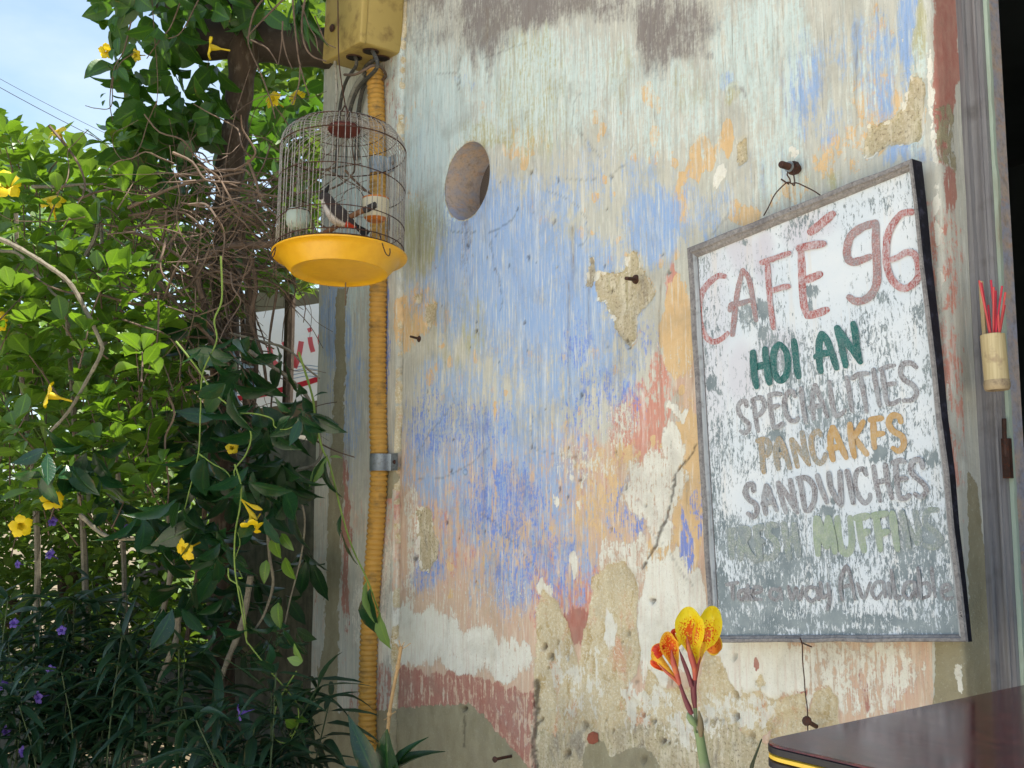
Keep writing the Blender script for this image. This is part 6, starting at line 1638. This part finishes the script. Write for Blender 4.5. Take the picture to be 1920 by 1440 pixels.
def tangle():
    c = at(380, 480, 3.0)
    root = thing('dry_vine_tangle', 'brown tangle of dead leafless vine stems round the pergola post', 'vine', (c.x, c.y, 0))
    mb = MB()
    for i in range(430):
        x, y = random.gauss(375, 105), random.gauss(430, 80)
        if i % 3 == 0: x, y = random.gauss(410, 70), random.gauss(610, 100)
        d = random.uniform(2.68, 3.2)
        a = random.uniform(0, 6.28) if i % 2 else random.gauss(.35, .4)
        L_ = random.uniform(70, 260); p = []
        if x + abs(math.cos(a)) * L_ * .5 > 470 and y > 500 and y < 760 and i % 10: continue
        for k in range(6):
            p.append(at(x, y, d)); x += math.cos(a) * L_ / 5; y += math.sin(a) * L_ / 5; a += random.gauss(.05, .42); d += random.gauss(0, .03)
        mb.tube(spline(p, 3), np.linspace(1, .5, 16) * random.choice((.0013, .0016, .002, .0028, .004)), 4, False)
    tag(build('stems', mb, M_TWIG, root), kind='stuff')
    stems(root, [(.011, 2.85, (520, 456), (480, 460), (430, 462), (395, 478), (376, 500), (372, 530), (380, 560)), (.005, 2.8, (330, 330), (390, 322), (455, 318), (470, 330)), (.005, 2.8, (240, 390), (330, 350), (420, 330), (458, 322)), (.004, 2.8, (500, 385), (460, 380), (400, 390), (340, 380)), (.005, 2.82, (225, 430), (290, 450), (350, 490), (420, 525), (460, 515), (474, 490)),
                 (.006, 2.8, (290, 520), (340, 580), (400, 640), (440, 700), (470, 760)), (.007, 2.9, (470, 480), (480, 540), (470, 600), (490, 660), (500, 720)), (.012, 3.0, (350, 470), (380, 560), (400, 680), (392, 800), (380, 1000), (350, 1200)), (.010, 3.05, (450, 420), (470, 560), (480, 700), (460, 900)), (.004, 2.95, (520, 540), (505, 640), (512, 700), (505, 800)),
                 (.0045, 2.8, (465, 300), (480, 340), (490, 375), (512, 400), (530, 410))], M_TWIG, 'stem', 7)
tangle()

def wall_creeper():
    c = at(640, 950, 2.72)
    root = thing('hanging_creeper', 'single green creeper strand hanging across the conduit', 'creeper', (c.x, c.y, 0))
    D0 = 2.72
    stems(root, [(.0034, D0, (560, 660), (585, 740), (592, 790), (604, 840), (617, 868), (628, 910), (640, 960), (660, 1025), (690, 1090), (704, 1130), (713, 1152))], M_GREENSTEM)
    g = lambda x, y, z=0: at(x, y, D0 + z)
    for a, b, n, k, mt, v in (((615, 854), (566, 904), (-.5, -.6, .6), .9, LM_DARK, 0), ((614, 858), (576, 914), (.6, -.7, -.2), .8, LM_LIGHT, 2), ((612, 862), (604, 942), (-.4, -1, 0), .95, LM_DARK, 1), ((617, 858), (640, 852), (0, -.6, .8), .8, LM_LIGHT, 0), ((640, 965), (629, 1008), (.4, -1, 0), .7, LM_DARK, 0), ((640, 994), (661, 1066), (-.6, -.8, .2), .75, LM_DARK, 2),
                               ((688, 1088), (680, 1172), (-.9, -.5, .2), .8, LM_LIGHT, 0), ((694, 1104), (683, 1208), (.5, -.9, 0), .95, LM_DARK, 1), ((712, 1150), (717, 1226), (.15, -1, .2), 1.25, LM_LIGHT, 0), ((596, 800), (560, 830), (-.4, -.9, .4), 1, LM_DARK, 2), ((590, 770), (545, 775), (0, -.8, .6), 1, LM_DARK, 1), ((588, 745), (610, 728), (0, -.6, .8), 1, LM_DARK, 0)):
        leaf_between(root, 'elliptic', mt, g(*a), g(*b, -.02), n, k, v)
wall_creeper()

def violet_plants():
    spec = [(30, 1150, 2.9, 5, 'violet-flowered plant with narrow dark leaves at the lower left corner'), (120, 1130, 3.0, 5, 'tall violet-flowered plant behind the lower left corner plant'), (215, 1200, 2.8, 5, 'narrow-leaved violet plant left of the leaning woody stem'),
            (330, 1240, 2.7, 4, 'narrow-leaved plant between the two leaning woody stems'), (450, 1300, 2.42, 4, 'narrow-leaved plant with one violet trumpet flower under the tendril'), (560, 1310, 2.55, 4, 'narrow-leaved dark plant at the foot of the wall end'), (250, 1120, 3.0, 4, 'dim narrow-leaved plant behind the woody stems'),
            (90, 1310, 2.82, 4, 'low narrow dark-leaved plant at the bottom left')]
    for i, (x, y, d, ns, lab) in enumerate(spec):
        b = at(x, y, d)
        root = thing('violet_plant', lab, 'plant', (b.x, b.y, 0), 'narrow-leaved violet plants at the foot of the vines')
        bag = Bag('lance', LM_LANCE)
        for k in range(ns * 2):
            tx, ty = x + random.gauss(0, 45), y + random.uniform(-50, 170)
            tip = at(tx, ty, d + random.uniform(-.15, .15))
            foot = Vector((b.x + random.gauss(0, .07), b.y + random.gauss(0, .07), 0))
            pts = spline([foot, foot.lerp(tip, .55) + Vector((random.gauss(0, .02), random.gauss(0, .02), .03)), tip], 6)
            mb = MB(); mb.tube(pts, np.linspace(.0032, .0016, len(pts)), 5); build('stem', mb, M_DIMSTEM, root)
            for j in range(len(pts) - 7, len(pts)):
                p = pts[j]
                bag.whorl(p, (random.gauss(0, .25), random.gauss(-.1, .25), 1), 2 if j < len(pts) - 1 else 4, random.uniform(.11, .17), 62, .3, .9, .004)
        bag.finish(root, 120)
        for (fx, fy, f, s_) in {0: [(25, 1168, (-.3, .3, .8), .8), (10, 1372, (-.5, .2, .7), 1.0), (5, 1285, (.3, .3, .8), .8)], 1: [(92, 1038, (-.6, .3, .6), 1.0), (98, 978, (.1, .4, .8), .9), (32, 1058, (-.2, .3, .8), .8)], 2: [(115, 1182, (-.2, .3, .8), .8), (70, 1308, (-.3, .2, .9), 1.0)], 4: [(447, 1338, (-.85, -.25, .3), 1.0)],
                                 7: [(42, 1410, (-.3, .2, .9), .9), (95, 1256, (-.1, .2, .9), .8)], 6: [(238, 990, (0, .2, .9), .7)]}.get(i, []):
            flower(root, FL_PUR, fx, fy, d - .06, (f[0] + random.uniform(-.3, .3), f[1] + random.uniform(-.2, .2), f[2]), s_ * random.uniform(.75, .95))
violet_plants()

def foot_plants():
    b = at(725, 1440, 2.25)
    root = thing('broad_leaf_plant', 'young plant with a broad upright green leaf at the foot of the conduit', 'plant', (b.x, b.y, 0))
    g = lambda x, y, z=0: at(x, y, 2.25 + z)
    stems(root, [(.004, 2.25, (722, 1700), (720, 1500), (716, 1470))], M_GREENSTEM)
    leaf_between(root, 'ovate', LM_DARK, g(735, 1530), g(712, 1370, -.02), (.2, -1, .1), .85, 2)
    for a, p in (((720, 1470), (786, 1370)), ((735, 1470), (748, 1368)), ((716, 1480), (652, 1352)), ((714, 1500), (630, 1420)), ((730, 1500), (800, 1440)), ((716, 1490), (676, 1420))):
        leaf_between(root, 'elliptic', LM_DARK, g(*a), g(*p, -.03), (.1, -.5, .8), .7, 1)
    # dry reed leaning on the wall
    pts = [at(x, y, 2.42) for x, y in ((716, 1560), (722, 1440), (730, 1340), (738, 1290), (746, 1250), (752, 1212))]
    root = thing('dry_reed', 'thin dry tan reed stalk standing against the wall foot', 'reed', (pts[0].x, pts[0].y, 0))
    rm = simple('straw_reed', S(186, 150, 104), .7, 0, .2, 90, .3, dirt=S(130, 98, 66))
    mb = MB(); mb.tube([Vector((pts[0].x, pts[0].y, 0))] + spline(pts, 5), .0042, 8); build('stalk', mb, rm, root)
    for x, y in ((730, 1340), (746, 1250)):
        mb = MB(); c = at(x, y, 2.42); mb.lathe([(.0045, -.005), (.0062, -.001), (.0062, .002), (.0045, .006)], c, 10); build('node', mb, rm, root)
    mb = MB()
    for (x, y, tx, ty) in ((752, 1214, 758, 1204), (752, 1214, 748, 1200), (751, 1218, 770, 1206), (750, 1222, 742, 1208), (730, 1340, 742, 1334), (730, 1342, 720, 1350)):
        mb = MB(); mb.tube([at(x, y, 2.42), at((x + tx) / 2, (y + ty) / 2 + 1, 2.415), at(tx, ty, 2.41)], .001, 5); build('side_twig', mb, rm, root)
foot_plants()

# ------------------------------------------------------------------ canna in flower
def canna():
    D0 = 1.30
    O = (1160, 1100); s = 4.234
    g = lambda x, y, z=0: at(O[0] + x / s, O[1] + y / s, D0 + z)
    b = g(700, 1500)
    root = thing('canna_plant', 'canna with yellow orange-speckled flowers standing before the sign corner', 'flower', (b.x, b.y, 0))
    def pm(name, base, base2, spot, rim=None):
        m = NT(name); p = m.pos()
        sp = m.attr('spot'); ed = m.attr('edge')
        n = m.noise(p, 420, 2, .6, .3); n2 = m.noise(p, 90, 4, .6)
        c = m.mix(m.rng(n2, .35, .65), base, base2)
        f = m.math('MULTIPLY_ADD', m.math('ADD', sp, m.math('SUBTRACT', m.rng(n, .3, .7), 1.12)), 12, .5, clamp=True)
        c = m.mix(f, c, spot)
        if rim is not None: c = m.mix(m.rng(ed, .8, .98), c, rim)
        pb = m.node('ShaderNodeBsdfPrincipled', {'Base Color': c, 'Roughness': .45, 'Normal': m.bump(n2, .2, .003)})
        tb = m.node('ShaderNodeBsdfTranslucent', {'Color': c})
        ms = m.node('ShaderNodeMixShader', {0: .3, 1: pb.outputs[0], 2: tb.outputs[0]})
        m.t.links.new(ms.outputs[0], m.out.inputs['Surface'])
        return m.mat
    yel = pm('canna_yellow', S(246, 218, 30), S(250, 232, 70), S(226, 100, 22))
    ora = pm('canna_orange', S(232, 116, 24), S(238, 138, 36), S(204, 56, 20), S(244, 206, 60))
    yor = pm('canna_yellow_orange', S(238, 176, 50), S(242, 196, 70), S(222, 84, 22))
    red = pm('canna_red', S(206, 60, 24), S(222, 84, 30), S(190, 36, 20), S(240, 190, 70))
    def petal(center, widths, cup, mat, spots, dz0=0.0, dz1=0.0, name='petal', ruffle=0.0):
        """centre line in crop pixels from base to tip, full widths in crop pixels"""
        n = 14
        cl = np.array(spline(center, 8)); tt = np.linspace(0, len(cl) - 1, n)
        C = np.stack([np.interp(tt, range(len(cl)), cl[:, k]) for k in (0, 1)], -1)
        Wd = np.interp(np.linspace(0, 1, n), np.linspace(0, 1, len(widths)), widths)
        P = []; sp = []; ed = []
        for i in range(n):
            t = i / (n - 1)
            tg = C[min(i + 1, n - 1)] - C[max(i - 1, 0)]; tg = tg / np.linalg.norm(tg); nn = np.array([-tg[1], tg[0]])
            row = []
            for q in np.linspace(-1, 1, 9):
                w_ = Wd[i] / 2 * q
                xy = C[i] + nn * w_ - tg * (abs(q) ** 2.2) * Wd[i] * .34 * max(0, (t - .5) * 2) ** 1.5
                z = dz0 + (dz1 - dz0) * t + cup * (q * q) * Wd[i] / 200 + ruffle * math.sin(q * 5 + t * 9) * t
                row.append(g(xy[0], xy[1], z)); sp.append(np.interp(t, np.linspace(0, 1, len(spots)), spots) * (1 - .75 * abs(q) ** 1.6)); ed.append(max(abs(q), t if t > .9 else 0))
            P.append(row)
        mb = MB(); mb.grid(P); mb.attrs = {'spot': sp, 'edge': ed}
        return build(name, mb, mat, root)
    petal([(612, 640), (592, 500), (570, 360), (556, 250), (552, 158)], [22, 60, 110, 190, 230, 236, 226, 200, 150], -.018, yel, [.2, .3, .5, .9, .92, .45, .05, 0], 0, -.012, ruffle=.0045)
    petal([(622, 600), (650, 470), (690, 380), (730, 270), (752, 152)], [30, 70, 130, 190, 214, 220, 206, 176, 130], -.016, yel, [.2, .3, .55, .9, .92, .45, .05, 0], .006, -.004, ruffle=.0045)
    petal([(690, 390), (735, 430), (752, 490), (752, 548)], [90, 146, 156, 156, 150, 130, 96], .016, ora, [.4, .9, .8, .6, .4, .2, 0], .004, .012, ruffle=.002)
    petal([(608, 742), (618, 640), (640, 540), (662, 440)], [26, 40, 62, 92], .02, yor, [.1, .2, .3, .3], -.004, -.008)
    petal([(470, 730), (440, 600), (410, 500), (392, 430), (384, 356)], [18, 40, 90, 130, 150, 150, 130, 90], -.016, yor, [.1, .2, .6, 1, 1.05, .8, .4], 0, -.012, ruffle=.003)
    petal([(452, 480), (480, 420), (500, 392), (528, 388)], [40, 80, 96, 80, 20], .012, yel, [.1, .2, .2, .1], .002, .008, ruffle=.003)
    petal([(460, 430), (430, 380), (440, 352), (490, 350), (520, 370)], [20, 40, 40, 30, 10], .01, red, [.6, .8, .4, .1], .001, .004)
    petal([(462, 740), (400, 660), (330, 590), (282, 540), (258, 528)], [14, 30, 70, 110, 120], .02, yor, [.1, .2, .2, .3, .5], 0, -.010)
    petal([(330, 560), (300, 520), (300, 490), (340, 476), (376, 500)], [60, 90, 70, 60, 26], .012, red, [.8, .9, .7, .5], -.008, -.014, ruffle=.002)
    petal([(300, 590), (276, 600), (300, 630), (356, 672)], [70, 60, 50, 10], .012, red, [.4, .5, .4, .2], -.002, .003, ruffle=.002)
    tr = simple('canna_sepal', S(176, 78, 66), .5, 0, .2, 60, .2, dirt=S(206, 120, 60)); pu = simple('canna_bud', S(116, 54, 62), .5, 0, .25, 60, .2); gr = simple('canna_stem', S(120, 138, 96), .6, 0, .15, 40, .2, dirt=S(150, 150, 130)); gr2 = simple('canna_bract', S(128, 112, 84), .6, 0, .25, 50, .2)
    def spike(pts, w, mat, name, z=-.006):
        p = spline([g(x, y, z) for x, y in pts], 5); n = len(p)
        r = [max(.0006, np.interp(i / (n - 1), np.linspace(0, 1, len(w)), w) / 2 / s * D0 / FPX) for i in range(n)]
        mb = MB(); mb.tube(p, r, 10); build(name, mb, mat, root)
    spike([(540, 385), (552, 470), (580, 570), (602, 650), (604, 740)], [3, 34, 50, 44, 30], tr, 'sepal', -.012)
    spike([(652, 470), (640, 560), (622, 650), (606, 745)], [4, 26, 34, 30], tr, 'sepal', -.004)
    spike([(418, 500), (432, 590), (460, 690), (486, 770)], [8, 44, 46, 30], tr, 'sepal', -.012)
    spike([(318, 610), (370, 670), (430, 720), (484, 776)], [4, 24, 28, 24], tr, 'sepal', -.008)
    spike([(480, 498), (505, 570), (535, 650), (560, 720), (580, 790)], [2, 26, 34, 36, 40], pu, 'bud', -.008)
    spike([(482, 765), (505, 830), (530, 900), (556, 960), (580, 1010)], [30, 30, 40, 46, 36], pu, 'bud', -.006)
    spike([(604, 735), (594, 800), (598, 880), (606, 960)], [40, 50, 48, 30], pu, 'bud', -.004)
    spike([(545, 1000), (560, 1030), (585, 1070), (612, 1110)], [8, 50, 56, 30], gr, 'bract', -.006)
    spike([(596, 880), (606, 960), (612, 1060), (606, 1130), (625, 1220)], [30, 34, 30, 24, 24], gr, 'flower_stalk', 0)
    spike([(636, 985), (648, 1060), (652, 1130), (654, 1190)], [10, 44, 54, 30], gr2, 'bract', -.008)
    p = spline([g(640, 1150), g(655, 1260), g(672, 1360), g(690, 1460), g(705, 1600)], 5)
    mb = MB(); mb.tube([tuple(v) for v in p] + [(p[-1][0] + .02, p[-1][1] + .02, 0)], [.0056 + .002 * i / len(p) for i in range(len(p) + 1)], 12); build('stem', mb, gr, root)
    leaf_between(root, 'ovate', LM_DARK, at(1385, 1640, D0), at(1398, 1372, D0 - .03), (-.9, -.5, .1), .32, 2)
    leaf_between(root, 'ovate', LM_DARK, at(1330, 1640, D0), at(1250, 1470, D0 - .08), (-.2, -.8, .5), .5, 1)
canna()
